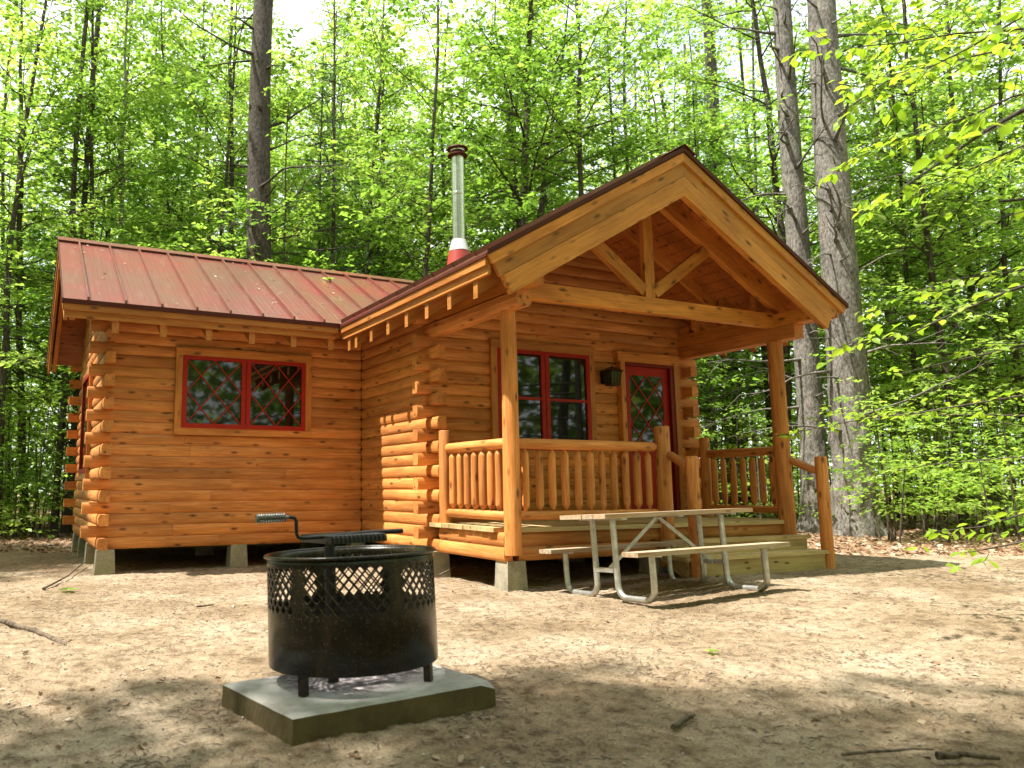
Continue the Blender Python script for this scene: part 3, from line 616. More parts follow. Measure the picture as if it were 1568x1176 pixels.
# ------------------------------------------------------------------ picnic table
TX, TY, TZ, TR = 4.592, -4.418, .012, -.026
tb = empty('picnic_table', (TX, TY, TZ), TR); tb.rotation_euler = (-.05, -.019, TR)
tag(tb, 'wooden plank picnic table on bent galvanised pipe legs beside the porch steps', 'picnic table')
def planks(b, x0, x1, y0, y1, z0, z1, n):
    w = (y1-y0)/n
    for i in range(n): b.box((x0+random.uniform(-.004, .004), y0+i*w+.003, z0), (x1+random.uniform(-.004, .004), y0+(i+1)*w-.003, z1), 0)
part('tabletop', M_table, tb, lambda b: planks(b, -.88, .88, -.325, .325, .712, .75, 4))
for s in (1, -1): part('bench', M_table, tb, lambda b: planks(b, -.88, .88, s*.588-.10, s*.588+.10, .395, .433, 1))
for sx in (1, -1):
    F_ = .65*sx
    for s in (1, -1):
        def hoop(b):
            p = [(F_, s*.588, .385), (F_, s*.588, .20)]
            for i in range(1, 7): t = i/6*math.pi/2; p.append((F_, s*(.588-.11*(1-math.cos(t))), .13-.105*math.sin(t)))
            for i in range(0, 7): t = i/6*math.pi/2; p.append((F_, s*(.14+.11-.11*math.sin(t)), .13-.105*math.cos(t)))
            p += [(F_, s*.14, .22), (F_, s*.14, .70)]
            b.rod(p, .0275, 14, tint=1)
        part('pipe_leg', M_gal, tb, hoop)
        part('bench_bracket', M_gal, tb, lambda b: (b.box((F_-.025, s*.588-.095, .386), (F_+.025, s*.588+.095, .3945))))
    part('cross_bar', M_gal, tb, lambda b: b.box((F_-.03, -.30, .695), (F_+.03, .30, .7115)))
    part('spreader', M_gal, tb, lambda b: b.box((F_-.02, -.115, .235), (F_+.02, .115, .275)))
    part('diagonal_brace', M_gal, tb, lambda b: b.beam((F_-sx*.02, .012*sx, .262), (.02*sx, .012*sx, .700), [(-.004, -.018), (.004, -.018), (.004, .018), (-.004, .018)]))
part('cross_bar', M_gal, tb, lambda b: b.box((-.03, -.30, .697), (.03, .30, .7115)))

# ------------------------------------------------------------------ concrete pad and fire ring
def slabpad():
    A = Vector((.035, -6.17, 0)); B = Vector((.150, -6.865, 0)); C2 = Vector((1.110, -6.875, 0)); D2 = Vector((1.02, -6.17, 0))
    c0 = Vector((RX, RY, 0)); z0 = gz(RX, RY)
    quad = [A-c0, B-c0, C2-c0, D2-c0]
    def P_(u, v): return quad[0].lerp(quad[3], u).lerp(quad[1].lerp(quad[2], u), v)
    n = 40; V = []; F = []
    tz = lambda x: .045*x
    for j in range(n+1):
        for i in range(n+1):
            p = P_(i/n, j/n); ed = min(i, j, n-i, n-j); z = .100+tz(p.x)-(.010 if ed == 0 else .002 if ed == 1 else 0)+.003*float(vn(np.array(p.x*14), np.array(p.y*14)))
            if ed == 0: p = p*(1-.003*float(vn(np.array(p.x*40.), np.array(p.y*40.+9))))
            if i > n-3 and j > n-3: z -= .012*(i-n+3)*(j-n+3)/4; 
            V.append((p.x, p.y, z))
    I = lambda i, j: j*(n+1)+i
    for j in range(n):
        for i in range(n): F.append([I(i, j), I(i, j+1), I(i+1, j+1), I(i+1, j)])
    ring = [I(i, 0) for i in range(n)]+[I(n, j) for j in range(n)]+[I(i, n) for i in range(n, 0, -1)]+[I(0, j) for j in range(n, 0, -1)]
    prev = ring; m_ = len(ring)
    for s in range(1, 5):
        cur = []
        for q in ring:
            v = V[q]; f = 1+.0022*random.uniform(-1, 1)+.002*s; cur.append(len(V)); V.append((v[0]*f, v[1]*f, v[2]-s*.04))
        for i in range(m_): F.append([prev[i], prev[(i+1) % m_], cur[(i+1) % m_], cur[i]])
        prev = cur
    me = npmesh('concrete_pad', np.array(V), F, M_pad, False)
    return tag(link('concrete_pad', me, None, (RX, RY, z0)), 'square concrete pad with ash stains under the black fire ring', 'concrete pad')
slabpad()
fr = empty('fire_ring', (RX, RY, gz(RX, RY)+.105)); fr.rotation_euler = (-.030, -.028, 0)
tag(fr, 'round black steel fire ring with diamond mesh openings and swivel grate', 'fire ring')
RAD = .405; ZB0, ZT0 = .075, .575
def ringmesh():
    V = []; F = []; seg = 52; dW = 2*math.pi/seg; rows = 4; hv = .0285; zc0 = .548-rows*hv*2; ztop = zc0+rows*2*hv; vid = {}
    def v(u, z):
        k = (round(u*1000) % (seg*1000), round(z*1e5))
        if k not in vid: vid[k] = len(V); t = u*dW; V.append((RAD*math.cos(t), RAD*math.sin(t), z))
        return vid[k]
    view = math.atan2(CL.y-RY, CL.x-RX)
    def solid(u):
        a = math.degrees((u*dW-view+math.pi) % (2*math.pi)-math.pi)
        return min(abs(((a-c_+180) % 360)-180) for c_ in (29, -36, 91, -98, 152, -158)) < 5.6
    for i in range(seg*2):
        for j in range(rows*2+1):
            if (i+j) % 2: continue
            u = i*.5; z = zc0+j*hv; up = z+hv; dn = z-hv
            pts = [(u-.5, z), (u, dn), (u+.5, z), (u, up)]
            if j == rows*2: F.append([v(*pts[0]), v(*pts[1]), v(*pts[2]), v(u, z)]); continue
            if j == 0: F.append([v(*pts[0]), v(u, z), v(*pts[2]), v(*pts[3])]); continue
            if solid(u): F.append([v(*p) for p in pts]); continue
            ins = [(u+(a-u)*.81, z+(c_-z)*.81) for a, c_ in pts]
            for k in range(4): k2 = (k+1) % 4; F.append([v(*pts[k]), v(*pts[k2]), v(*ins[k2]), v(*ins[k])])
    for i in range(seg*2):
        a, b_ = i*.5, i*.5+.5
        F.append([v(a, ZB0), v(b_, ZB0), v(b_, zc0), v(a, zc0)]); F.append([v(a, ztop), v(b_, ztop), v(b_, ZT0), v(a, ZT0)])
    o = link('ring_wall', npmesh('ring_wall', np.array(V), F, M_ring, True), fr); md = o.modifiers.new('thickness', 'SOLIDIFY'); md.thickness = .005; md.offset = -1; md.use_even_offset = True
ringmesh()
part('ring_rim', M_ring, fr, lambda b: b.rod([((RAD+.007)*math.cos(t), (RAD+.007)*math.sin(t), ZT0+.001) for t in np.linspace(0, 2*math.pi, 73)[:-1]], .0085, 8, tint=1, closed=True))
view = math.atan2(CL.y-RY, CL.x-RX)
for a in (-36, 64, 180-36, 180+64):
    t = view+math.radians(a); x, y = (RAD-.026)*math.cos(t), (RAD-.026)*math.sin(t)
    part('ring_leg', M_ring, fr, lambda b: b.beam((x, y, -.012), (x, y, .14), [(-.018, -.004), (.018, -.004), (.018, .004), (-.018, .004)] if 0 else [(-.017, -.017), (.017, -.017), (.017, .017), (-.017, .017)], up=(math.cos(t), math.sin(t), 0)))
gx = lambda wx: wx-RX
gp = part('grate_post', M_blk, fr, lambda b: (b.rod([(-.17, -.16, .02), (-.17, -.16, .62)], .026, 14), b.rod([(-.17, -.16, .62), (-.17, -.16, .645)], .019, 12)))
def grate(b):
    x0, x1, y0, y1, z = -.18, .095, -.22, .22, .662
    for p, q_ in (((x0, y0), (x1, y0)), ((x0, y1), (x1, y1)), ((x0, y0), (x0, y1)), ((x1, y0), (x1, y1))): b.beam((*p, z-.03), (*q_, z-.03), [(-.003, 0), (.003, 0), (.003, .028), (-.003, .028)])
    for i in range(13): x = x0+.01+i*(x1-x0-.02)/12; b.rod([(x, y0-.004, z-.03), (x, y0-.004, z+.002), (x, y1+.004, z+.002), (x, y1+.004, z-.03)], .0055, 6)
part('cooking_grate', M_blk, fr, grate)
def handle(b):
    b.rod([(-.345, -.10, .762), (-.335, -.10, .762), (-.315, -.10, .757), (-.308, -.10, .742), (-.308, -.10, .685), (-.30, -.10, .668), (-.28, -.10, .663), (-.16, -.10, .663), (.0, -.10, .668), (.235, -.10, .668)], [.009]*9+[.011], 10)
    b.rod([(.0, -.10, .668), (.24, -.10, .669)], .0125, 10)
hd = part('grate_handle', M_blk, fr, handle)
def coil(b):
    p = [(-.492+.13*i/176, -.10+.019*math.cos(i*2*math.pi/16), .762+.019*math.sin(i*2*math.pi/16)) for i in range(177)]
    b.rod(p, .004, 5); b.rod([(-.49, -.10, .762), (-.345, -.10, .762)], .009, 8); b.rod([(-.499, -.10, .762), (-.492, -.10, .762)], .020, 12)
part('coil_grip', M_chrome if 0 else simple('worn_steel', (.20, .20, .19), .28, .9), hd, coil)

# ------------------------------------------------------------------ foliage
def unit(v): return v/np.maximum(np.linalg.norm(v, axis=-1, keepdims=True), 1e-9)
def leaf_mesh(name, P, Dr, Nn, size, mtl, wr=.62, near=False, tint=None):
    n = len(P); Dr = unit(Dr); Sd = unit(np.cross(Dr, Nn)); Nn = np.cross(Sd, Dr); size = np.broadcast_to(size, (n,))[:, None]; w = wr*size*.5
    t = rng.random(n) if tint is None else np.clip(tint, 0, 1)
    if near:
        f = .22; V = np.stack([P, P+Dr*size*.28+Sd*w*.82+Nn*w*f, P+Dr*size*.62+Sd*w*.86+Nn*w*f*.7, P+Dr*size-Nn*size*.10, P+Dr*size*.62-Sd*w*.86+Nn*w*f*.7, P+Dr*size*.28-Sd*w*.82+Nn*w*f, P+Dr*size*.3, P+Dr*size*.65-Nn*size*.02], 1).reshape(-1, 3)
        b = np.arange(n)[:, None]*8; F = np.concatenate([b+np.array(q) for q in ([0, 1, 2, 7], [7, 2, 3, 3], [0, 7, 4, 5], [7, 3, 4, 4])], 0) if 0 else None
        fl = []
        for q in ([0, 6, 1], [6, 7, 2], [6, 2, 1], [7, 3, 2], [0, 5, 6], [6, 4, 7], [6, 5, 4], [7, 4, 3]): fl.append(b+np.array(q))
        F = np.concatenate(fl, 0); k = 8
    else:
        V = np.stack([P, P+Dr*size*.45+Sd*w+Nn*w*.25, P+Dr*size, P+Dr*size*.45-Sd*w+Nn*w*.25], 1).reshape(-1, 3); F = np.arange(n*4).reshape(n, 4); k = 4
    return npmesh(name, V, F, mtl, None, {'tint': ('FLOAT', np.repeat(t, k))})
def spray(p0, d0, L, leaf, tw=.15, tl=.55, dens=.075, droop=.12):
    """leaves of one branch: twigs to both sides of a curved axis, lying roughly flat"""
    d0 = np.array(d0, float); d0 /= np.linalg.norm(d0); n = max(3, int(L*.85/tw)); s = np.linspace(.15, 1, n)
    ax = p0+d0*(s*L)[:, None]+np.array([0, 0, -1])*(droop*L*s**2)[:, None]+rng.normal(0, .03, (n, 3))
    side = np.array([-d0[1], d0[0], 0]); side = side/max(np.linalg.norm(side), .01)
    sg = np.where(np.arange(n) % 2 == 0, 1, -1)[:, None]
    ln = tl*(1.15-s*.75)*rng.uniform(.6, 1.15, n)*min(1, L/1.5+.3)
    td = unit(side*sg*.9+d0*rng.uniform(.4, 1.0, (n, 1))+np.array([0, 0, 1])*rng.normal(.0, .18, (n, 1)))
    m_ = max(2, int(tl/dens)); u = np.linspace(.12, 1, m_)
    P = ax[:, None]+td[:, None]*(u[None, :, None]*ln[:, None, None])+rng.normal(0, leaf*.18, (n, m_, 3))
    sd = np.cross(td, [0, 0, 1]); sg2 = np.where(np.arange(m_) % 2 == 0, 1, -1)[None, :, None]
    Dr = td[:, None]*.7+sd[:, None]*sg2*.8+np.array([0, 0, -.35])+rng.normal(0, .25, (n, m_, 3)); keep = (u[None, :]*ln[:, None] > 0)
    N_ = np.array([0, 0, 1.])+rng.normal(0, .38, (n, m_, 3))
    return P.reshape(-1, 3), Dr.reshape(-1, 3), N_.reshape(-1, 3), ax, [(ax[i], ax[i]+td[i]*ln[i]) for i in range(n)]
def trunkpath(H, wob, n=16, lean=(0, 0)):
    a, b = rng.uniform(0, 6.28, 2); z = np.linspace(-.25, H, n)
    return np.stack([wob*np.sin(z*.35+a)-wob*np.sin(a)+lean[0]*z/H*H*.1+rng.normal(0, wob*.12, n), wob*np.cos(z*.28+b)-wob*np.cos(b)+lean[1]*z*.1+rng.normal(0, wob*.12, n), z], 1)
def deciduous(H, r0, lo, nb, Lmax, leaf=.128, fork=False, size_j=.4, name='hardwood', barkm=None):
    b = MB(); path = trunkpath(H, .16 if r0 < .12 else .22)
    rr = [r0*(1.35 if i == 0 else 1)*(1-.86*(max(z, 0)/H)**.9)+.006 for i, z in enumerate(path[:, 2])]
    b.rod(path, rr, 10, tint=1, wob=.04)
    Ps, Ds, Ns = [], [], []
    def branch(base, d, L, r, tw=.16):
        P, Dr, N_, ax, tws = spray(base, d, L, leaf, tw=tw, tl=min(.9, .35+L*.22), dens=.085)
        b.rod([base]+[ax[i] for i in range(0, len(ax), 3)]+[ax[-1]], [r]+[r*(1-.8*i/len(ax)) for i in range(0, len(ax), 3)]+[r*.15], 5, tint=1, caps=False)
        for q0, q1 in tws[::2]: b.rod([q0, q1], [.006, .003], 3, tint=1, caps=False)
        Ps.append(P); Ds.append(Dr); Ns.append(N_)
    zz = np.sort(lo+(H-lo)*rng.random(nb)**1.2); az0 = rng.uniform(0, 6.28)
    for i, z in enumerate(zz):
        base = np.array([np.interp(z, path[:, 2], path[:, k]) for k in range(3)]); t = (z-lo)/(H-lo)
        L = Lmax*(.45+.9*math.sin(math.pi*min(1, .2+.75*t))*rng.uniform(.5, 1))*(1-.35*t); a = az0+i*2.4+rng.normal(0, .4); e = .15+.75*t+rng.normal(0, .18)
        d = np.array([math.cos(a)*math.cos(e), math.sin(a)*math.cos(e), math.sin(e)])
        branch(base, d, L, max(.008, r0*.26*(1-t*.6)))
        if L > 1.6:
            for _ in range(2):
                s = rng.uniform(.3, .7); q = base+d*L*s+np.array([0, 0, -.12*L*s*s]); a2 = a+rng.choice([-1, 1])*rng.uniform(.4, .9); e2 = e+rng.normal(.1, .25)
                branch(q, np.array([math.cos(a2)*math.cos(e2), math.sin(a2)*math.cos(e2), math.sin(e2)]), L*.5, .007)
    if fork:
        for _ in range(2):
            z = H*rng.uniform(.3, .42); base = np.array([np.interp(z, path[:, 2], path[:, k]) for k in range(3)]); a = rng.uniform(0, 6.28); L = H*.5
            pts = [base+np.array([math.cos(a)*.32*s*L*.8, math.sin(a)*.32*s*L*.8, s*L])+rng.normal(0, .06, 3) for s in np.linspace(0, 1, 8)]; pts[0] = base
            b.rod(pts, [r0*.62*(1-.85*i/7) for i in range(8)], 8, tint=1, wob=.05)
            for s in np.linspace(.2, 1, 14):
                q = base+np.array([math.cos(a)*.32*s*L*.8, math.sin(a)*.32*s*L*.8, s*L]); a2 = rng.uniform(0, 6.28); branch(q, np.array([math.cos(a2), math.sin(a2), .5]), rng.uniform(.9, 1.8), .012)
    P = np.concatenate(Ps); n = len(P)
    # clumps of lighter and darker leaves
    t = .5+.9*(vn(P[:, 0]*1.1+40, P[:, 2]*1.1+P[:, 1]*.7)-.5)+rng.normal(0, .16, n)
    cm = leaf_mesh(name+'_crown', P, np.concatenate(Ds), np.concatenate(Ns), leaf*rng.uniform(1-size_j, 1+size_j, n), M_leaf, tint=t)
    tm = npmesh(name+'_trunk', np.array(b.V), b.F, barkm or M_bark, np.array(b.S))
    return tm, cm
def conifer(H, r0, lo, Lmax):
    b = MB(); path = trunkpath(H, .05); b.rod(path, [r0*(1-.85*max(z, 0)/H)+.005 for z in path[:, 2]], 8, tint=1)
    Ps, Ds = [], []; z = lo
    while z < H:
        t = (z-lo)/(H-lo); a0 = rng.uniform(0, 6.28); nn = 5
        base = np.array([np.interp(z, path[:, 2], path[:, k]) for k in range(3)])
        for k in range(nn):
            a = a0+k*6.28/nn+rng.normal(0, .2); L = Lmax*(1.05-t*.9)*rng.uniform(.6, 1.1); d = np.array([math.cos(a), math.sin(a), rng.uniform(-.05, .28)])
            n = max(4, int(L/.16)); s = np.linspace(0, 1, n); ax = base+d*(s*L)[:, None]+np.array([0, 0, .10*L])*(s**2)[:, None]
            b.rod([ax[i] for i in range(0, n, 2)]+[ax[-1]], [.012]*len(range(0, n, 2))+[.003], 4, tint=1, caps=False)
            if t < .12 and rng.random() < .7: continue
            side = np.array([-d[1], d[0], 0])
            for i in range(max(1, n//3), n):
                for sg in (-1, 1):
                    tl = .34*(1.2-s[i])*rng.uniform(.5, 1.2); td = unit(side*sg+d*.8+rng.normal(0, .15, 3))
                    for u in np.linspace(.2, 1, max(2, int(tl/.07))):
                        q = ax[i]+td*tl*u; m_ = 6; Ps.append(np.repeat(q[None], m_, 0)); Ds.append(td*.6+rng.normal(0, .6, (m_, 3))+np.array([0, 0, .1]))
        z += rng.uniform(.35, .6)
    P = np.concatenate(Ps); Dr = np.concatenate(Ds); n = len(P)
    cm = leaf_mesh('conifer_crown', P, Dr, rng.normal(0, 1, (n, 3)), .10*rng.uniform(.8, 1.2, n), M_needle, wr=.10, tint=.5+.8*(vn(P[:, 0]*.8, P[:, 2]*1.1)-.5)+rng.normal(0, .15, n))
    return npmesh('conifer_trunk', np.array(b.V), b.F, M_darkbark, np.array(b.S)), cm
def pine_trunk(H, r0, lean, flare, nbranch, side=None, mtl=None, blo=2.5, bhi=13, seg=40, rough=.05):
    """big rough trunk with root flare and dead horizontal limbs"""
    n = 110; z = np.concatenate([np.linspace(-.25, 3, 50), np.linspace(3.1, H, n-50)]); k = seg
    th = np.linspace(0, 2*np.pi, k, endpoint=False); Z, T = np.meshgrid(z, th, indexing='ij')
    base = r0*(1-.026*np.maximum(Z, 0)) ; fl = flare*np.exp(-np.maximum(Z, 0)/.32)*(1+.55*np.sin(T*5+1)+.3*np.sin(T*3)); R_ = base*(1+fl)
    fur = vn(T*k/6.283*.9+3, Z*3.1+17*r0); lowb = np.clip((3.2-Z)/1.2, 0, 1); R_ = R_*(1+rough*(fur-.5)*(.35+2.2*lowb)+rough*.5*(vn(T*11, Z*13)-.5)+.012*np.sin(2*T+Z*.5))
    X = R_*np.cos(T)+lean[0]*Z+.05*np.sin(Z*.5); Y = R_*np.sin(T)+lean[1]*Z
    V = [tuple(v) for v in np.stack([X, Y, Z], -1).reshape(-1, 3)]; b = MB(); F = []
    for i in range(n-1):
        for j in range(k): j2 = (j+1) % k; F.append([i*k+j, i*k+j2, (i+1)*k+j2, (i+1)*k+j])
    b.add(V, F, V, 1, True); limbs = []
    for i in range(nbranch):
        zz = blo+(bhi-blo)*i/nbranch+rng.uniform(-.15, .15); a = rng.uniform(0, 6.28) if side is None or rng.random() < .35 else side+rng.normal(0, .45)
        L = rng.uniform(.3, 1) if rng.random() < .4 else rng.uniform(1.2, 3.4); d = np.array([math.cos(a), math.sin(a), rng.uniform(-.15, .3)])
        q = np.array([lean[0]*zz+.05*math.sin(zz*.5), lean[1]*zz, zz])+d*r0*.75; p = [q]; m_ = 8
        for j in range(1, m_+1): d = unit(d+rng.normal(0, .10, 3)+np.array([0, 0, -.02])); p.append(p[-1]+d*L/m_)
        r_ = rng.uniform(.016, .034); lb = MB(); limbs.append(lb); lb.rod(p, [r_*1.5]+[r_*(1-.85*j/m_) for j in range(1, m_+1)], 6, tint=1, wob=.08)
        if L > 1:
            for _ in range(5):
                j = rng.integers(2, m_); d2 = unit(d+rng.normal(0, .7, 3)); qq = p[j]; l2 = rng.uniform(.2, .8); lb.rod([qq, qq+d2*l2*.5, qq+unit(d2+rng.normal(0, .3, 3))*l2], [.008, .006, .003], 4, tint=1, caps=False)
    return npmesh('pine_trunk', np.array(b.V), b.F, mtl or M_pinebark, np.array(b.S)), [npmesh('dead_limb', np.array(q.V), q.F, mtl or M_pinebark, np.array(q.S)) for q in limbs]
def place(name, tm, cm, loc, label, cat='tree', group=None, rz=0, sc=1, lean=(0, 0), cname='crown'):
    e = empty(name, loc); e.rotation_euler = (lean[1], lean[0], rz); e.scale = (sc, sc, sc); tag(e, label, cat, group)
    link('trunk', tm, e); link(cname, cm, e); return e
def spot(px, d, py=300):
    p = at(px, py, d); return (p.x, p.y, gz(p.x, p.y)-.02)
VAR = [deciduous(14, .055, 2.0, 44, 2.3), deciduous(16, .085, 2.4, 50, 2.7), deciduous(17, .12, 3.0, 54, 3.1), deciduous(17, .155, 3.4, 46, 3.2, fork=True), deciduous(12, .045, 1.6, 36, 2.1), deciduous(16, .10, 2.2, 52, 2.8), deciduous(15, .07, 2.6, 44, 2.5)]
BIR = deciduous(15, .085, 3.2, 30, 2.0, barkm=M_birch, name='birch')
CON = [conifer(13, .075, 1.5, 1.9), conifer(11, .05, 1.2, 1.5)]
OVER = deciduous(15, .16, 6.5, 60, 3.9, leaf=.16, name='overhang')

# --- the trees one can tell apart (photo column, distance, mesh, turn, scale, lean, label)
T = [
 ('maple_tree', 20, 17, 6, 1.1, (.03, 0), 'slim leafy tree at the left edge of the photo'),
 ('maple_tree', 62, 19, 5, 1.0, (.10, 0), 'dark trunk leaning right in the upper left corner of the wood'),
 ('maple_tree', 118, 18, 1, .98, (-.02, 0), 'thin leafy tree just left of the wing roof end'),
 ('maple_tree', 155, 22, 2, .95, (.03, 0), 'grey leafy tree between the wing roof end and the pale birch'),
 ('maple_tree', 238, 21, 6, 1.05, (.0, 0), 'slim tree directly right of the pale birch above the red roof'),
 ('maple_tree', 285, 22, 2, 1.0, (-.16, 0), 'tree leaning left halfway between pale birch and thick dark pine'),
 ('maple_tree', 322, 18, 0, 1.05, (.03, 0), 'very thin stem second to the left of the thick dark pine'),
 ('maple_tree', 352, 19, 1, 1.1, (.0, 0), 'straight leafy tree immediately left of the thick dark pine'),
 ('maple_tree', 452, 16.3, 4, .82, (-.06, 0), 'small maple whose leaves hang beside the thick dark pine trunk'),
 ('maple_tree', 470, 24, 2, 1.0, (.07, 0), 'taller leafy tree behind, just left of the two soft needled pines'),
 ('maple_tree', 560, 24, 5, 1.0, (-.03, 0), 'slightly left leaning leafy tree behind the right half of the wing ridge'),
 ('maple_tree', 578, 22, 2, .95, (.0, 0), 'leafy tree midway between the soft needled pines and stovepipe'),
 ('maple_tree', 532, 27, 5, 1.15, (.02, 0), 'tall far tree just behind and right of the taller soft needled pine'),
 ('maple_tree', 600, 27, 3, 1.0, (.02, 0), 'broad forked tree behind the right end of the wing ridge'),
 ('maple_tree', 643, 18.5, 0, 1.25, (0, 0), 'thin straight dark stem just left of the stovepipe'),
 ('maple_tree', 705, 24, 5, 1.0, (-.02, 0), 'leafy tree directly behind the stovepipe'),
 ('maple_tree', 748, 21, 6, 1.1, (-.06, 0), 'slender tree just right of the stovepipe leaning left'),
 ('maple_tree', 785, 24, 2, 1.0, (.02, 0), 'leafy tree between the stovepipe and the forked tree'),
 ('forked_maple_tree', 824, 20, 3, 1.05, (-.04, 0), 'forked dark trunk with spreading limbs above the porch roof'),
 ('maple_tree', 858, 23, 6, 1.1, (.05, 0), 'slim tree squeezed between the forked trunk and a thin straight stem'),
 ('maple_tree', 892, 18.5, 1, 1.1, (0, 0), 'thin straight stem above the middle of the porch roof slope'),
 ('maple_tree', 985, 22, 5, 1.0, (.02, 0), 'leafy tree just left of the porch gable peak'),
 ('maple_tree', 1035, 26, 3, 1.0, (.0, 0), 'broad forked tree directly behind the porch gable peak'),
 ('maple_tree', 1128, 26, 6, 1.2, (-.03, 0), 'slim far tree between the double grey pine and leaning trunk'),
 ('maple_tree', 1172, 20, 2, 1.05, (-.07, 0), 'mottled trunk leaning left above the right porch roof slope'),
 ('maple_tree', 1345, 22, 5, .95, (.02, 0), 'leafy tree just right of the two big grey pines'),
 ('maple_tree', 1402, 18, 0, 1.1, (-.04, 0), 'thin dark stem right of the porch in the shaded understorey'),
 ('maple_tree', 1440, 17, 1, 1.0, (.02, 0), 'dark slim trunk standing in the shaded understorey at right'),
 ('maple_tree', 1492, 20, 2, 1.0, (0, 0), 'mid sized leafy tree near the right edge, behind the beech branches'),
 ('maple_tree', 1545, 17.5, 6, 1.0, (.03, 0), 'slim leafy tree at the extreme right edge'),
]
for i, (nm, px, d, v, sc, ln, lab) in enumerate(T):
    place(nm, *VAR[v], spot(px, d, 420), lab, rz=i*2.13, sc=sc, lean=ln, group='broadleaf trees of the wood')
place('birch_tree', *BIR, spot(193, 19, 300), 'pale barked birch trunk above the left half of the red roof', rz=1.0, lean=(.0, 0), group='broadleaf trees of the wood')
place('soft_pine_tree', *CON[0], spot(511, 18.5, 300), 'taller soft needled pine left of the stovepipe', rz=.4, group='soft needled pines')
place('soft_pine_tree', *CON[1], spot(491, 19.5, 300), 'thinner soft needled pine beside the taller one, on its left', rz=2.4, sc=1.1, group='soft needled pines')
place('soft_pine_tree', *CON[0], spot(948, 21, 300), 'soft needled pine behind the porch roof left of its peak', rz=1.4, sc=1.05, group='soft needled pines')
place('soft_pine_tree', *CON[1], spot(1075, 19, 300), 'short soft needled pine right of the porch gable peak', rz=3.9, sc=1.0, group='soft needled pines')
def bigpine(px, py, d, r, lean, label, **k):
    p = at(px, py, d); tm, lm = pine_trunk(19, r, lean, **k); e = empty('pine_tree', (p.x, p.y, gz(p.x, p.y)-.03)); tag(e, label, 'pine tree', 'tall pines around the cabin'); link('trunk', tm, e); [link('dead_limb', q, e) for q in lm]
    # sparse live crown high above the frame
    Pn = rng.normal(0, 1, (9000, 3))*[1.6, 1.6, 1.5]+[lean[0]*18, lean[1]*18, 17.5]; Pn = np.repeat(Pn[::12], 12, 0)+rng.normal(0, .18, (9000, 3))
    link('crown', leaf_mesh('pine_crown', Pn, rng.normal(0, 1, (9000, 3)), rng.normal(0, 1, (9000, 3)), .16, M_needle, wr=.12), e)
lw = math.pi+.35
bigpine(394, 390, 16.5, .31, (.004, 0), 'thick dark pine trunk with limb stubs behind the red roof', flare=.3, nbranch=30, mtl=M_darkbark, blo=4, bhi=13, rough=.07)
bigpine(1248, 780, 15.8, .265, (.024, .006), 'narrower grey pine trunk, left of the two beside the porch', flare=.35, nbranch=26, side=lw, blo=2.5, bhi=12, rough=.07)
bigpine(1306, 780, 14.8, .37, (.038, .004), 'biggest rough barked pine with flared roots right of the porch', flare=.42, nbranch=34, side=lw, blo=1.8, bhi=11, rough=.12)
bigpine(1112, 500, 25, .30, (.0, 0), 'distant brownish pine trunk above the right roof slope', mtl=M_darkbark, flare=.2, nbranch=20, blo=3, bhi=14, rough=.07)
bigpine(90, 640, 17.5, .075, (.012, 0), 'left one of two straight trunks beside the log tails of the wing', flare=.2, nbranch=18, blo=2, bhi=9, mtl=M_darkbark)
bigpine(110, 640, 18.5, .085, (.010, 0), 'right one of two straight trunks beside the log tails of the wing', flare=.2, nbranch=18, blo=2, bhi=9, mtl=M_darkbark)
# crowded background trees, alike and small
G2 = 'slim trees crowded in the background wood'
for i in range(38):
    px = -60+1720*((i*.618) % 1)+random.uniform(-20, 20); d = random.uniform(23, 35)
    place('forest_tree', *VAR[i % 7], spot(px, d), 'slim leafy tree among many alike deep in the background wood', rz=i*1.7, sc=random.uniform(.95, 1.25), group=G2, lean=(random.uniform(-.06, .06), 0))
# overhanging trees at the clearing's near edge: they throw the dappled shade
G3 = 'trees overhanging the near side of the clearing'
for i, (x, y, sc) in enumerate(((-9.2, -10.6, 1.3), (-5.0, -10.9, 1.3), (-12.8, -10.2, 1.3), (-9.6, -3.6, .85), (-8.2, 3.4, 1.05), (-12.5, 1.5, 1.2), (-1, -16, 1.1), (4, -17, 1.2), (9, -15, 1.1), (-7, -16, 1.1), (13, -12, 1.05), (-3.2, -13.2, 1.2), (3, -13.5, 1.1), (-16, -8, 1.3), (-11.5, -8.3, 1.0), (-8.2, -9.6, 1.1), (-6.6, -8.3, .95))):
    place('overhanging_tree', *OVER, (x, y, gz(x, y)-.05), 'tall leafy tree just outside the photo, throwing shade on the clearing', rz=i*1.9, sc=sc, group=G3)

